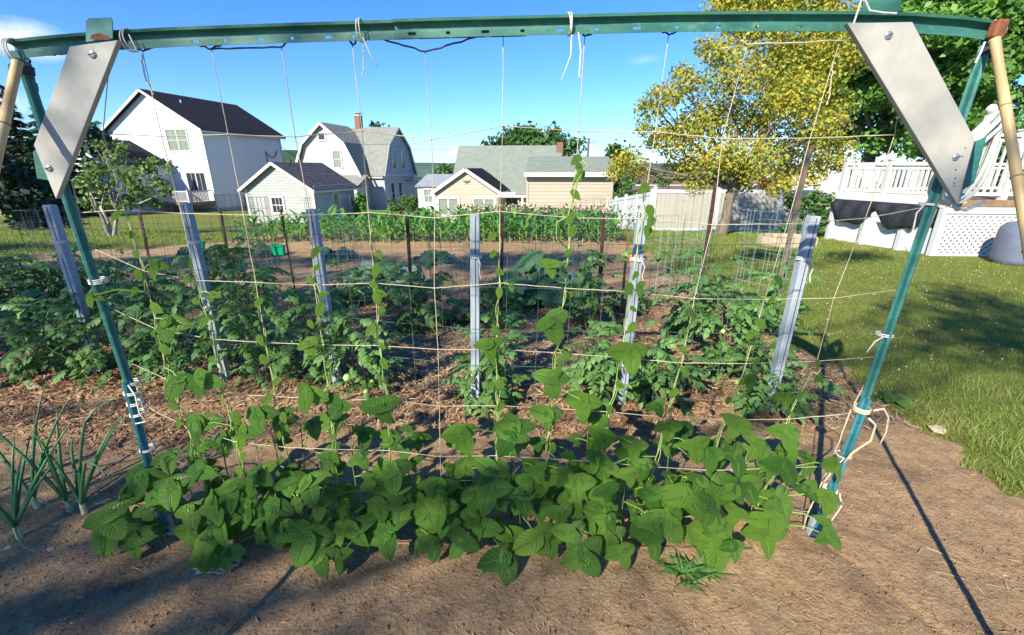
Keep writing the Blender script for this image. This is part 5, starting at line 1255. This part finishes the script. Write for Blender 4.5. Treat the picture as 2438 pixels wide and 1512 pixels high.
Vs = [
 [(262, 130), (245, 318), (290, 480), (342, 645), (375, 785), (400, 905), (445, 1015), (480, 1120), (500, 1260)],
 [(340, 125), (385, 325), (432, 508), (466, 668), (510, 808), (535, 938), (560, 1052), (590, 1143), (610, 1280)],
 [(503, 115), (543, 320), (580, 512), (609, 672), (633, 816), (656, 944), (680, 1065), (700, 1155), (720, 1285)],
 [(670, 111), (703, 326), (738, 512), (749, 679), (768, 821), (784, 952), (795, 1070), (805, 1165), (820, 1290)],
 [(838, 99), (862, 312), (877, 506), (892, 674), (903, 823), (922, 952), (927, 1073), (940, 1173), (945, 1297)],
 [(1012, 122), (1027, 332), (1035, 519), (1034, 686), (1043, 832), (1046, 967), (1048, 1087), (1052, 1192), (1058, 1300)],
 [(1198, 86), (1197, 300), (1190, 503), (1189, 674), (1180, 832), (1185, 966), (1181, 1085), (1180, 1196), (1180, 1305)],
 [(1392, 83), (1378, 312), (1360, 519), (1345, 686), (1325, 840), (1312, 972), (1300, 1092), (1290, 1200), (1285, 1305)],
 [(1592, 82), (1560, 314), (1528, 521), (1503, 695), (1478, 852), (1451, 981), (1430, 1100), (1405, 1208), (1390, 1300)],
 [(1780, 106), (1720, 330), (1697, 535), (1653, 711), (1623, 864), (1584, 993), (1558, 1112), (1530, 1215), (1510, 1310)],
 [(2000, 98), (1984, 146), (1929, 329), (1875, 533), (1820, 713), (1776, 866), (1727, 1000), (1690, 1120), (1660, 1233), (1635, 1330)],
 [(2160, 120), (2130, 321), (2060, 520), (1985, 710), (1945, 860), (1875, 998), (1850, 1115), (1795, 1217), (1770, 1330)],
]
net = thing('string_net', 'square meshed twine net stretched inside the green steel frame', 'netting', (0, NY, 0))
def curve_pts(pts, Y, sub_=5, wob=.0015):
    q = [P(x, y, Y) for x, y in pts]; o = []
    for i, (a, b) in enumerate(zip(q, q[1:])):
        for k in range(sub_): o.append(a.lerp(b, k / sub_) + Vector((random.uniform(-wob, wob), random.uniform(-wob, wob), random.uniform(-wob, wob))) * (1 if k else 0))
    return o + [q[-1]]
def ny(z): return NY
for row in H: mb = MB(); mb.tube(curve_pts(row, NY, 5, .0007), .0016, 5); B(mb, 'string', M['twine'], net, True)
for c_ in Vs: mb = MB(); mb.tube(curve_pts(c_, NY + .003, 5, .0007), .0015, 5); B(mb, 'string', M['twine'], net, True)
mb = MB()
for row in H:
    for x, y in row: c = P(x, y, NY - .001); mb.tube([c + Vector((-.005, 0, 0)), c, c + Vector((.005, 0, 0))], lambda t: .003 if abs(t - .5) < .1 else .0015, 5)
B(mb, 'knots', M['twine'], net)['kind'] = 'stuff'
H0 = [[(300, 105), (340, 122), (365, 112)], [(463, 104), (503, 117), (670, 113), (686, 98)], [(503, 115), (530, 105)], [(832, 97), (842, 108), (850, 97)], [(910, 92), (1012, 123), (1152, 84)], [(1385, 78), (1392, 86), (1420, 76)], [(1573, 72), (1592, 83), (1618, 72)], [(1730, 72), (1780, 106), (2000, 97)], [(110, 130), (160, 128)], [(2000, 97), (2240, 80)]]
for row in H0: mb = MB(); mb.tube(curve_pts(row, NY - .004, 8, .002), .0028, 5); B(mb, 'top_cord', M['dark_cord'] if row[0][0] < 1700 else M['twine'], net)
mb = MB(); mb.tube(curve_pts([(60, 140), (78, 190), (98, 270)], NY, 14, .006), .0042, 5); mb.tube(curve_pts([(68, 140), (84, 200), (95, 250)], NY, 10, .004), .003, 5); B(mb, 'side_cord', M['dark_cord'], net)
mb = MB(); mb.tube(curve_pts([(170, 430), (190, 520), (213, 588), (245, 725), (285, 852), (330, 945), (370, 980)], NY, 6, .002), .0028, 5); mb.tube(curve_pts([(2235, 487), (2155, 688), (2092, 849), (2022, 985), (1975, 1110), (1925, 1218), (1895, 1310)], NY + .01, 6, .002), .0026, 5); B(mb, 'side_cord', M['twine'], net)
mb = MB(); mb.tube(curve_pts([(337, 130), (345, 180), (366, 225)], NY, 6, .002), .0022, 5); mb.tube(curve_pts([(862, 90), (868, 130), (862, 180)], NY - .02, 6, .003), .002, 5); mb.tube(curve_pts([(1983, 146), (1978, 200), (1968, 250)], NY - .01, 6, .003), .002, 5); B(mb, 'loose_tail', M['twine'], net)['kind'] = 'stuff'

# ------------------------------------------------------------------ beans
g = random.Random(21)
ordn = ['leftmost', 'second', 'third', 'fourth', 'fifth', 'sixth', 'seventh', 'eighth', 'ninth', 'tenth', 'eleventh', 'last']
ytop = [470, 600, 700, 560, 540, 99999, 520, 360, 430, 700, 640, 860]
extra = {0: [((400, 768), .085, 0), ((430, 905), .10, 0), ((372, 632), .055, 1), ((215, 705), .045, 1)],
 1: [((485, 905), .09, 0), ((505, 700), .035, 1), ((475, 1010), .10, 0)], 2: [((615, 985), .085, 0), ((640, 850), .03, 1)],
 3: [((735, 935), .09, 0), ((805, 965), .08, 0), ((730, 820), .055, 1), ((765, 700), .03, 1)], 4: [((905, 968), .095, 0), ((897, 698), .045, 1), ((930, 1050), .06, 0)],
 6: [((1165, 822), .075, 1), ((1215, 680), .03, 1), ((1192, 905), .045, 0), ((1215, 1035), .10, 0), ((1100, 1030), .10, 1)],
 7: [((1312, 765), .095, 0), ((1310, 632), .06, 1), ((1312, 900), .09, 0), ((1388, 955), .105, 1), ((1305, 990), .095, 0), ((1230, 1015), .1, 0), ((1290, 1130), .13, 1), ((1375, 395), .03, 1), ((1340, 850), .04, 1)],
 8: [((1503, 838), .10, 1), ((1520, 682), .04, 1), ((1430, 1035), .075, 1), ((1550, 520), .035, 1), ((1512, 1060), .08, 1)],
 9: [((1630, 880), .035, 1), ((1562, 965), .06, 0), ((1655, 1060), .085, 1), ((1445, 1110), .08, 0), ((1650, 750), .03, 1)],
 10: [((1782, 903), .045, 1), ((1755, 1010), .085, 1), ((1790, 790), .04, 1), ((1690, 1080), .08, 0)],
 11: [((1878, 1030), .085, 0), ((1870, 945), .06, 1), ((1945, 865), .03, 1), ((1800, 1055), .085, 1), ((1870, 1110), .10, 0), ((1855, 1190), .11, 0)]}
def vine_path(col, y0, y1):
    pts_ = [P(x, y, NY) for x, y in col]; ys_ = [y for x, y in col]; o = []; y = y1
    while y > y0:
        for i in range(len(col) - 1):
            if ys_[i] <= y <= ys_[i + 1]: o.append(pts_[i].lerp(pts_[i + 1], (y - ys_[i]) / (ys_[i + 1] - ys_[i]))); break
        y -= 9
    return o
for i, c_ in enumerate(Vs):
    bx = P(*c_[-1], NY); base = Vector((bx.x, NY - .02, 0))
    if i == 5: continue
    h = thing('climbing_bean', 'pole bean vine twining up the %s vertical string of the net%s' % (ordn[i], ' at the right' if i == 11 else ' from the left' if 0 < i < 11 else ''), 'bean plant', base)
    vp_ = vine_path(c_, ytop[i], c_[-1][1]); ph = i; mb = MB()
    tw = [p + Vector((math.cos(k * .55 + ph), math.sin(k * .55 + ph), 0)) * (.0055 + .003 * math.sin(k * .23)) for k, p in enumerate(vp_)]
    mb.tube([base] + tw, .0036, 6, .0016)
    if i != 2 and i != 4:
        half = tw[:int(len(tw) * .62)]; mb.tube([base + Vector((.02, 0, 0))] + [p + Vector((math.cos(k * .4 + 2), math.sin(k * .4 + 2), 0)) * .012 for k, p in enumerate(vp_[:len(half)])], .003, 6, .0014)
    B(mb, 'vine', M['stem'], h, True); mb = MB()
    for (px, py), s_, yg in extra.get(i, []):
        node = P(px, py, NY - g.uniform(.03, .09)); st_ = min(tw, key=lambda q: (q - node).length)
        trifoliate(h, mb, st_, node, s_ * .82, (g.uniform(-.3, .3), -1, g.uniform(.35, .9)), g, bool(yg), 3 if s_ > .05 else 2)
    for k in range(3, len(tw), 5):          # small buds, tendrils and young leaves along the vine
        p = tw[k]; d = Vector((g.uniform(-1, 1), -.6, g.uniform(-.2, .8))).normalized(); q = p + d * g.uniform(.015, .04); mb.tube([p, q], .001, 4)
        sub('leaf', BY[g.randrange(7)], None, h, orient(q, (g.uniform(-1, 1), -.4, -.6), (g.uniform(-.4, .4), -1, .4), g.uniform(.018, .045)))
    B(mb, 'petioles', M['stem'], h)['kind'] = 'stuff'
# curling free tips on the tall vines
mb = MB(); mb.tube([P(1378, 372, NY), P(1400, 395, NY - .02), P(1375, 430, NY - .03), P(1365, 470, NY - .02), P(1352, 515, NY - .02), P(1325, 530, NY - .04), P(1325, 570, NY - .04), P(1350, 590, NY - .01)], .003, 6, .0022); vt = [o for o in COL.objects if o.name.startswith('climbing_bean') and 'eighth' in o['label']][0]; B(mb, 'vine_tip', M['stem'], vt, True)
# the low hedge of bean plants
seen_l = {}
hedge = 'low hedge of bean plants along the net'; nb = 25
xl, xr = P(360, 1200, 1.55).x, P(1900, 1200, 1.55).x
for i in range(nb):
    for r_ in range(2):
        x = xl + (xr - xl) * (i + .5 * r_ + g.uniform(-.2, .2)) / (nb - .5); y = NY - .045 + r_ * .12 + g.uniform(-.03, .03)
        base = Vector((x, y, .0)); edge = min(i, nb - 1 - i)
        feet = [P(*c_[-1], NY).x for c_ in Vs]; k_ = sum(1 for q in feet if q < x); rw = 'front' if r_ == 0 else 'rear'
        if k_ == 0: where = 'left of the leftmost net string'
        elif k_ == len(feet): where = 'right of the last net string'
        else:
            t_ = (x - feet[k_ - 1]) / (feet[k_] - feet[k_ - 1]); where = '%s of gap between %s and %s strings' % ('left' if t_ < .34 else 'middle' if t_ < .67 else 'right', ordn[k_ - 1], ordn[k_])
        l = '%s hedge bean plant, %s' % (rw, where); seen_l[l] = seen_l.get(l, 0) + 1
        if seen_l[l] > 1: l = l.replace('bean plant', 'lower bean plant')
        gr_ = hedge
        h = thing('bean_plant', l, 'bean plant', base, gr_); mb = MB(); H_ = g.uniform(.28, .52) * (1.1 if r_ else .9); tp_ = base + Vector((g.uniform(-.04, .04), g.uniform(-.03, .03), H_))
        mb.tube([base - Vector((0, 0, .02)), base.lerp(tp_, .5) + Vector((g.uniform(-.02, .02), 0, 0)), tp_], .0038, 6, .002); B(mb, 'stem', M['dark_stem'], h, True); mb = MB()
        nt_ = 6 if r_ == 0 else 5
        for k in range(nt_):
            t = (k + .4) / nt_; st_ = base.lerp(tp_, min(1, t + .1)); a = g.uniform(-2.8, -.35) if (r_ == 0 or k % 3) else g.uniform(.2, 2.8)
            rr = g.uniform(.05, .15) * (1.25 - .5 * t); node = st_ + Vector((math.cos(a) * rr * 1.1, math.sin(a) * rr, g.uniform(.0, .07)))
            node.z = max(node.z, .09); sz = g.uniform(.045, .102) * (1.05 - .18 * t) * (.95 if r_ else 1.05)
            aim = (g.uniform(-.5, .5) + math.cos(a) * .3, -1 + g.uniform(-.1, .4), g.uniform(.3, 1.1) + .3 * t)
            yg = g.random() < (.15 + (.2 if x > .3 else 0))
            trifoliate(h, mb, st_, node, sz, aim, g, yg)
        B(mb, 'petioles', M['stem'], h)['kind'] = 'stuff'
# hanging pods
for (px, py) in ((708, 1170), (1380, 1150)):
    c = P(px, py, NY - .1); mb = MB(); mb.tube([c, c + Vector((-.005, 0, -.05)), c + Vector((-.002, 0, -.1)), c + Vector((.012, 0, -.13))], .0055, 7, .002)
    tag(B(mb, 'bean_pod', M['stem'], None, True), 'long green bean pod hanging in the %s of the hedge' % ('left third' if px < 1000 else 'middle'), 'bean pod')
# base pipe along the hedge
mb = MB(); mb.tube([Vector((xl + .12, 1.515, .012)), Vector((-.5, 1.52, .014)), Vector((.3, 1.505, .01)), Vector((xr - .2, 1.49, .012))], .008, 8)
tag(B(mb, 'bottom_rod', M['tan_pipe'], None, True), 'dull brown rod lying on the soil along the foot of the bean hedge', 'rod')
# crumpled dry leaf
q = G(520, 1352); me = MB(); n = 9
for i in range(n + 1):
    for j in range(n + 1):
        x, y = i / n - .5, j / n - .5; rr = 1 - .25 * noise.noise(Vector((x * 6, y * 6, 0)))
        me.v.append(tuple(q + Vector((x * .17 * rr + y * .03, y * .085 * rr - .01 * x, .018 + .028 * noise.noise(Vector((x * 7 + 3, y * 9, 2))) + .012 * noise.noise(Vector((x * 19, y * 19, 5))))))); me.uv.append((0, 0))
me.f = [(i * (n + 1) + j, (i + 1) * (n + 1) + j, (i + 1) * (n + 1) + j + 1, i * (n + 1) + j + 1) for i in range(n) for j in range(n) if math.hypot(i - 4, j - 4) < 5.2]
o = B(me, 'dry_leaf', M['dry_leaf'], None); s_ = o.modifiers.new('s', 'SOLIDIFY'); s_.thickness = .0015; tag(o, 'crumpled yellow dead leaf on the soil under the left part of the hedge', 'dead leaf')
# stones
def rock(px, py, s_, m_, l, sq=.5, seed=0):
    q = G(px, py); import bmesh; bm = bmesh.new(); bmesh.ops.create_icosphere(bm, subdivisions=3, radius=1)
    for v in bm.verts:
        k = 1 + .35 * noise.noise(v.co * 1.6 + Vector((seed, 0, 0))) + .12 * noise.noise(v.co * 5 + Vector((seed, 4, 0))); v.co = Vector((v.co.x * k * s_, v.co.y * k * s_ * .75, v.co.z * k * s_ * sq)) + q + Vector((0, 0, s_ * sq * .45))
    me = bpy.data.meshes.new('stone'); bm.to_mesh(me); bm.free(); tag(link('stone', me, M[m_]), l, 'stone')
rock(264, 1418, .034, 'dark_stone', 'dark lumpy stone on the bare soil at the lower left', .5, 1)
rock(207, 1018, .055, 'stone', 'flat pale brown stone on the soil left of the teal leg', .14, 2)
rock(2232, 1025, .05, 'stone', 'pale stone at the lawn corner on the right', .4, 3)
rock(82, 928, .05, 'stone', 'tan lump of soil at the edge of the mulch on the left', .5, 4)
rock(22, 1308, .02, 'stone', 'small pale stone at the foot of the left onion', .5, 5)
rock(122, 1312, .022, 'stone', 'rounded tan stone below the onion clump', .5, 6)
rock(1500, 1500, .012, 'stone', 'tiny pebble on the bare soil near the bottom edge', .6, 7)
for k, (a_, b_) in enumerate((((2212, 1362), (2425, 1412)), ((2240, 1150), (2330, 1190)), ((2080, 1180), (2200, 1232)), ((180, 1415), (235, 1400)), ((2190, 1300), (2290, 1345)))):
    p, q = G(*a_), G(*b_); mb = MB(); mb.tube([p.lerp(q, t) + Vector((0, 0, .008 + .004 * math.sin(t * 9 + k))) for t in [i / 8 for i in range(9)]], .0022, 5, .0012)
    tag(B(mb, 'dry_stalk', M['straw']), ['long dry stalk on the soil near the lower right corner', 'short dry stalk on the soil right of the teal leg near the lawn', 'thin pale stalk between the right leg foot and the lawn', 'dry twig on the shaded soil at the lower left', 'middle dry stalk on the sunlit soil at the right'][k], 'stalk')
# onions
for k, (px, py, n, l) in enumerate(((50, 1285, 8, 'big onion plant with thick white base at the lower left edge'), (170, 1222, 4, 'slim onion plant left of the paired onion by the bean hedge'), (205, 1228, 6, 'onion plant nearest the left teal leg'), (92, 1215, 4, 'onion plant behind the big onion at the left edge'), (-30, 1190, 5, 'onion plant cut by the left edge of the view'))):
    q = G(px, py); g = random.Random(60 + k); h = thing('onion_plant', l, 'onion', q); mb = MB(); mb.tube([q - Vector((0, 0, .02)), q + Vector((0, 0, .015)), q + Vector((0, 0, .07)), q + Vector((0, 0, .1))], lambda t: [.012, .013, .010, .009][round(t * 3)], 9); B(mb, 'bulb', M['onion_white'], h, True)
    for i in range(n):
        a = g.uniform(0, 6.28); e = g.uniform(.95, 1.45); L = g.uniform(.35, .62) if k < 4 else .5; p = q + Vector((0, 0, .07)); pts_ = [p.copy()]; el = e; bend = g.random() < .25
        for j in range(9): el -= (.5 if bend and j > 5 else .035); p = p + Vector((math.cos(a) * math.cos(el), math.sin(a) * math.cos(el), math.sin(el))) * L / 9; pts_.append(p.copy())
        mb = MB(); mb.tube(pts_, lambda t: .0075 * (1 - t ** 2.2) + .0006, 7); B(mb, 'leaf', M['onion'], h, True)
    mb = MB(); p = q + Vector((0, 0, .06)); a = g.uniform(-1, 1.5); mb.tube([p, p + Vector((.05 * math.cos(a), .05 * math.sin(a), .03)), p + Vector((.14 * math.cos(a), .13 * math.sin(a), -.01)), p + Vector((.27 * math.cos(a + .2), .24 * math.sin(a + .2), -.045))], .0045, 6, .001); B(mb, 'limp_leaf', M['onion'], h, True)
# grass weed at the hedge foot on the right
q = G(1640, 1368); g = random.Random(5); h = thing('grass_weed', 'spreading tuft of crabgrass on the soil before the right part of the hedge', 'weed', q)
for i in range(90):
    a = g.uniform(0, 6.28); b_ = q + Vector((g.gauss(0, .05), g.gauss(0, .02), 0)); mb = MB(); blade(mb, b_, (math.cos(a), math.sin(a) * .6, g.uniform(.1, .8)), g.uniform(.06, .15), .010, g.uniform(.5, 1.4), 5); B(mb, 'blade', M['weed'], h)
q = G(600, 1300); h = thing('small_weed', 'little leafy weed sprouting beside the dead leaf under the hedge', 'weed', q)
for i in range(26):
    a = g.uniform(0, 6.28); b_ = q + Vector((g.gauss(0, .06), g.gauss(0, .015), .005)); mb = MB(); blade(mb, b_, (math.cos(a), math.sin(a) * .6, g.uniform(.2, .9)), g.uniform(.03, .06), .014, .9, 3); B(mb, 'blade', M['weed'], h)
for k, (px, py) in enumerate(((2130, 955), (2015, 1530 - 60))):
    if k: break
    q = G(px, py); h = thing('plantain_weed', 'broad leaved weed at the corner where lawn meets mulch', 'weed', q)
    for i in range(7): a = i * .9; sub('leaf', BL[i % 7], None, h, orient(q + Vector((0, 0, .03)), (math.cos(a), math.sin(a), .1), (0, 0, 1), .13))

# ------------------------------------------------------------------ mulch, clods, lawn grass
def gz(x, y): return garden_z(x, y)
r = np.random.default_rng(5)
def scatter_slivers(name, n, region, dens, lmin, lmax, wmin, wmax, m, label, cat, zup=.004, flat=.35):
    xs_, ys_ = [], []
    while len(xs_) < n:
        x, y = r.uniform(region[0], region[1], 4000), r.uniform(region[2], region[3], 4000); k = r.random(4000) < np.array([dens(a, b) for a, b in zip(x, y)])
        xs_ += list(x[k]); ys_ += list(y[k])
    xs_, ys_ = np.array(xs_[:n]), np.array(ys_[:n]); z = np.array([fine_z(a, b) for a, b in zip(xs_, ys_)]) + zup * (1 + r.random(n) * 2.5)
    L = r.uniform(lmin, lmax, n) * (.6 + .8 * r.random(n)); W_ = r.uniform(wmin, wmax, n); a = r.random(n) * 6.283; e = r.normal(size=n) * flat
    d = np.stack([np.cos(a) * np.cos(e), np.sin(a) * np.cos(e), np.sin(e)], 1); s_ = np.stack([-np.sin(a), np.cos(a), r.normal(size=n) * .5], 1); up = np.cross(d, s_); up /= np.linalg.norm(up, axis=1)[:, None]
    c = np.stack([xs_, ys_, z], 1); hL = (L / 2)[:, None]; hW = (W_ / 2)[:, None]
    V = np.stack([c - d * hL, c - s_ * hW - d * hL * .3 + up * hW * .5, c + d * hL, c + s_ * hW + d * hL * .2 + up * hW * .3], 1).reshape(-1, 3)
    o = link(name, np_mesh(name, V, np.arange(n * 4).reshape(-1, 4)), M[m]); tag(o, label, cat, kind='stuff'); return o
def md(x, y):
    e = sm(2.15, 2.6, y + .12 * math.sin(x * 2) - .12 * sm(1.2, 2.5, x)) * (1 - sm(4.9, 6.0, y)) * sm(.05, -.1, x - g_right(y) + .1)
    if y > 3.9: e *= sm(-3.2, -2.2, x) * .9 + .1
    return e * (.55 + .45 * (noise.noise(Vector((x * 2, y * 2, 0))) > -.15)) * min(1, (3.2 / y) ** 1.2)
scatter_slivers('wood_mulch', 46000, (-5.5, 2.75, 2.1, 6.0), md, .02, .075, .005, .014, 'mulch', 'shredded bark mulch spread between the tomato plants', 'mulch')
def sd_(x, y): return sm(1.3, .2, math.hypot((x + .2) * .8, (y - 3.9) * 1.0)) + .8 * sm(.9, .2, math.hypot((x - 2.1) * 1.2, (y - 3.0) * .9)) + .2 * sm(2.6, 1, math.hypot(x + 1.2, y - 3.4))
scatter_slivers('straw', 9500, (-3.5, 2.75, 2.4, 5.2), sd_, .05, .13, .003, .006, 'straw', 'pale straw strewn over the mulch in the middle of the bed', 'straw', .010, .2)
def dd_(x, y): return .5 + .5 * noise.noise(Vector((x, y, 4)))
scatter_slivers('soil_litter', 2600, (-2.6, 2.7, 1.0, 2.4), dd_, .012, .05, .002, .005, 'mulch', 'twigs, bark bits and dry stalks littering the bare soil', 'litter', .003, .12)
# clods: little four sided lumps
n = 20000; x = r.uniform(-3.4, 2.9, n); y = .95 + 2.3 * r.random(n) ** 1.3; s_ = .0018 + .007 * r.random(n) ** 4; z = np.array([fine_z(a, b) for a, b in zip(x, y)])
T = np.array([[1, 0, 0], [-.5, .87, 0], [-.5, -.87, 0], [0, 0, 1.0], [0, 0, -.6]]); V = np.stack([x, y, z], 1)[:, None, :] + T[None] * s_[:, None, None] * r.uniform(.7, 1.3, (n, 5, 3)); ro_ = r.random(n) * 6.28
F = (np.arange(n) * 5)[:, None, None] + np.array([[0, 1, 3], [1, 2, 3], [2, 0, 3], [1, 0, 4], [2, 1, 4], [0, 2, 4]])[None]
tag(link('soil_clods', np_mesh('soil_clods', V.reshape(-1, 3), F.reshape(-1, 3)), M['soil']), 'small clods and pebbles lying on the bare garden soil', 'clods', kind='stuff')
# grass blades
def grass(n, x0, x1, y0, y1, hmin, hmax, wd, keep, pw=1):
    x = r.uniform(x0, x1, n); y = y0 + (y1 - y0) * r.random(n) ** pw
    k = np.array([keep(a, b) for a, b in zip(x, y)]); x, y = x[k], y[k]; n = len(x); z = np.array([lawn_z(a, b) for a, b in zip(x, y)])
    cl_ = np.array([noise.noise(Vector((a * 3, b * 3, 1))) for a, b in zip(x, y)]); h_ = r.uniform(hmin, hmax, n) * (1 + .8 * cl_) * (1 + 1.1 * np.array([sm(3.6, 1.6, b) for b in y])); a = r.random(n) * 6.283; ln = r.normal(size=n) * .55; az = r.random(n) * 6.283
    s_ = np.stack([np.cos(a), np.sin(a), np.zeros(n)], 1) * (wd * (.6 + .8 * r.random(n)))[:, None]; d = np.stack([np.cos(az) * np.abs(ln), np.sin(az) * np.abs(ln), np.ones(n)], 1)
    b0_ = np.stack([x, y, z], 1); m1 = b0_ + d * (h_ * .55)[:, None]; tp_ = m1 + (d + np.stack([np.cos(az), np.sin(az), -.4 * np.ones(n)], 1) * .6) * (h_ * .5)[:, None]
    return np.stack([b0_ - s_, b0_ + s_, m1 + s_ * .7, m1 - s_ * .7, tp_], 1).reshape(-1, 3), n
Vg1, n1 = grass(130000, 2.3, 9.5, 1.3, 9.5, .018, .042, .0018, lambda a, b: a > g_right(b) - .05 - .22 * max(0, noise.noise(Vector((a * 7, b * 7, 2)))) and a < b * 1.3 + 1.2 and not (a > 7.4 and b > 8.2), 1.5)
Vg2, n2 = grass(26000, 2.6, 7.6, 8, 13, .04, .07, .004, lambda a, b: a > g_right(b) or b > g_back(a) + .1)
Vg3, n3 = grass(36000, -14, -5.8, 7.2, 15, .04, .08, .005, lambda a, b: not in_garden(a, b))
V = np.concatenate([Vg1, Vg2, Vg3]); n = n1 + n2 + n3; i5 = (np.arange(n) * 5)[:, None]
F = np.concatenate([i5 + np.array([[0, 1, 2]]), i5 + np.array([[0, 2, 3]]), i5 + np.array([[3, 2, 4]])], 0)
tag(link('lawn_grass', np_mesh('lawn_grass', V, F), M['grass']), 'blades of mown lawn grass on both sides of the garden', 'grass', kind='stuff')
# clover flowers in the right lawn
mb = MB(); g = random.Random(8)
for i in range(420):
    x = g.uniform(3, 8.3); y = g.uniform(3.2, 10); s_ = g.uniform(.006, .010); z = lawn_z(x, y) + g.uniform(.03, .06)
    mb.add([(x + s_, y, z), (x, y + s_, z), (x - s_, y, z), (x, y - s_, z), (x, y, z + s_), (x, y, z - s_)], [(0, 1, 4), (1, 2, 4), (2, 3, 4), (3, 0, 4), (1, 0, 5), (2, 1, 5), (3, 2, 5), (0, 3, 5)])
tag(B(mb, 'clover_blossoms', M['flower']), 'white clover blossoms dotting the lawn on the right', 'flowers', kind='stuff')

# ------------------------------------------------------------------ light air haze over the valley
mb = MB(); mb.box((0, 1500, -30.), (9800, 15200, 190))
hm = bpy.data.materials.new('haze'); hm.use_nodes = True; ht = hm.node_tree; ht.nodes.clear(); ho = ht.nodes.new('ShaderNodeOutputMaterial'); hv = ht.nodes.new('ShaderNodeVolumePrincipled')
hv.inputs['Color'].default_value = (.86, .92, 1, 1); hv.inputs['Density'].default_value = .00007; hv.inputs['Anisotropy'].default_value = .2; ht.links.new(hv.outputs[0], ho.inputs['Volume'])
tag(B(mb, 'haze', hm), 'thin bluish summer haze over the valley and far hills', 'haze', kind='stuff')
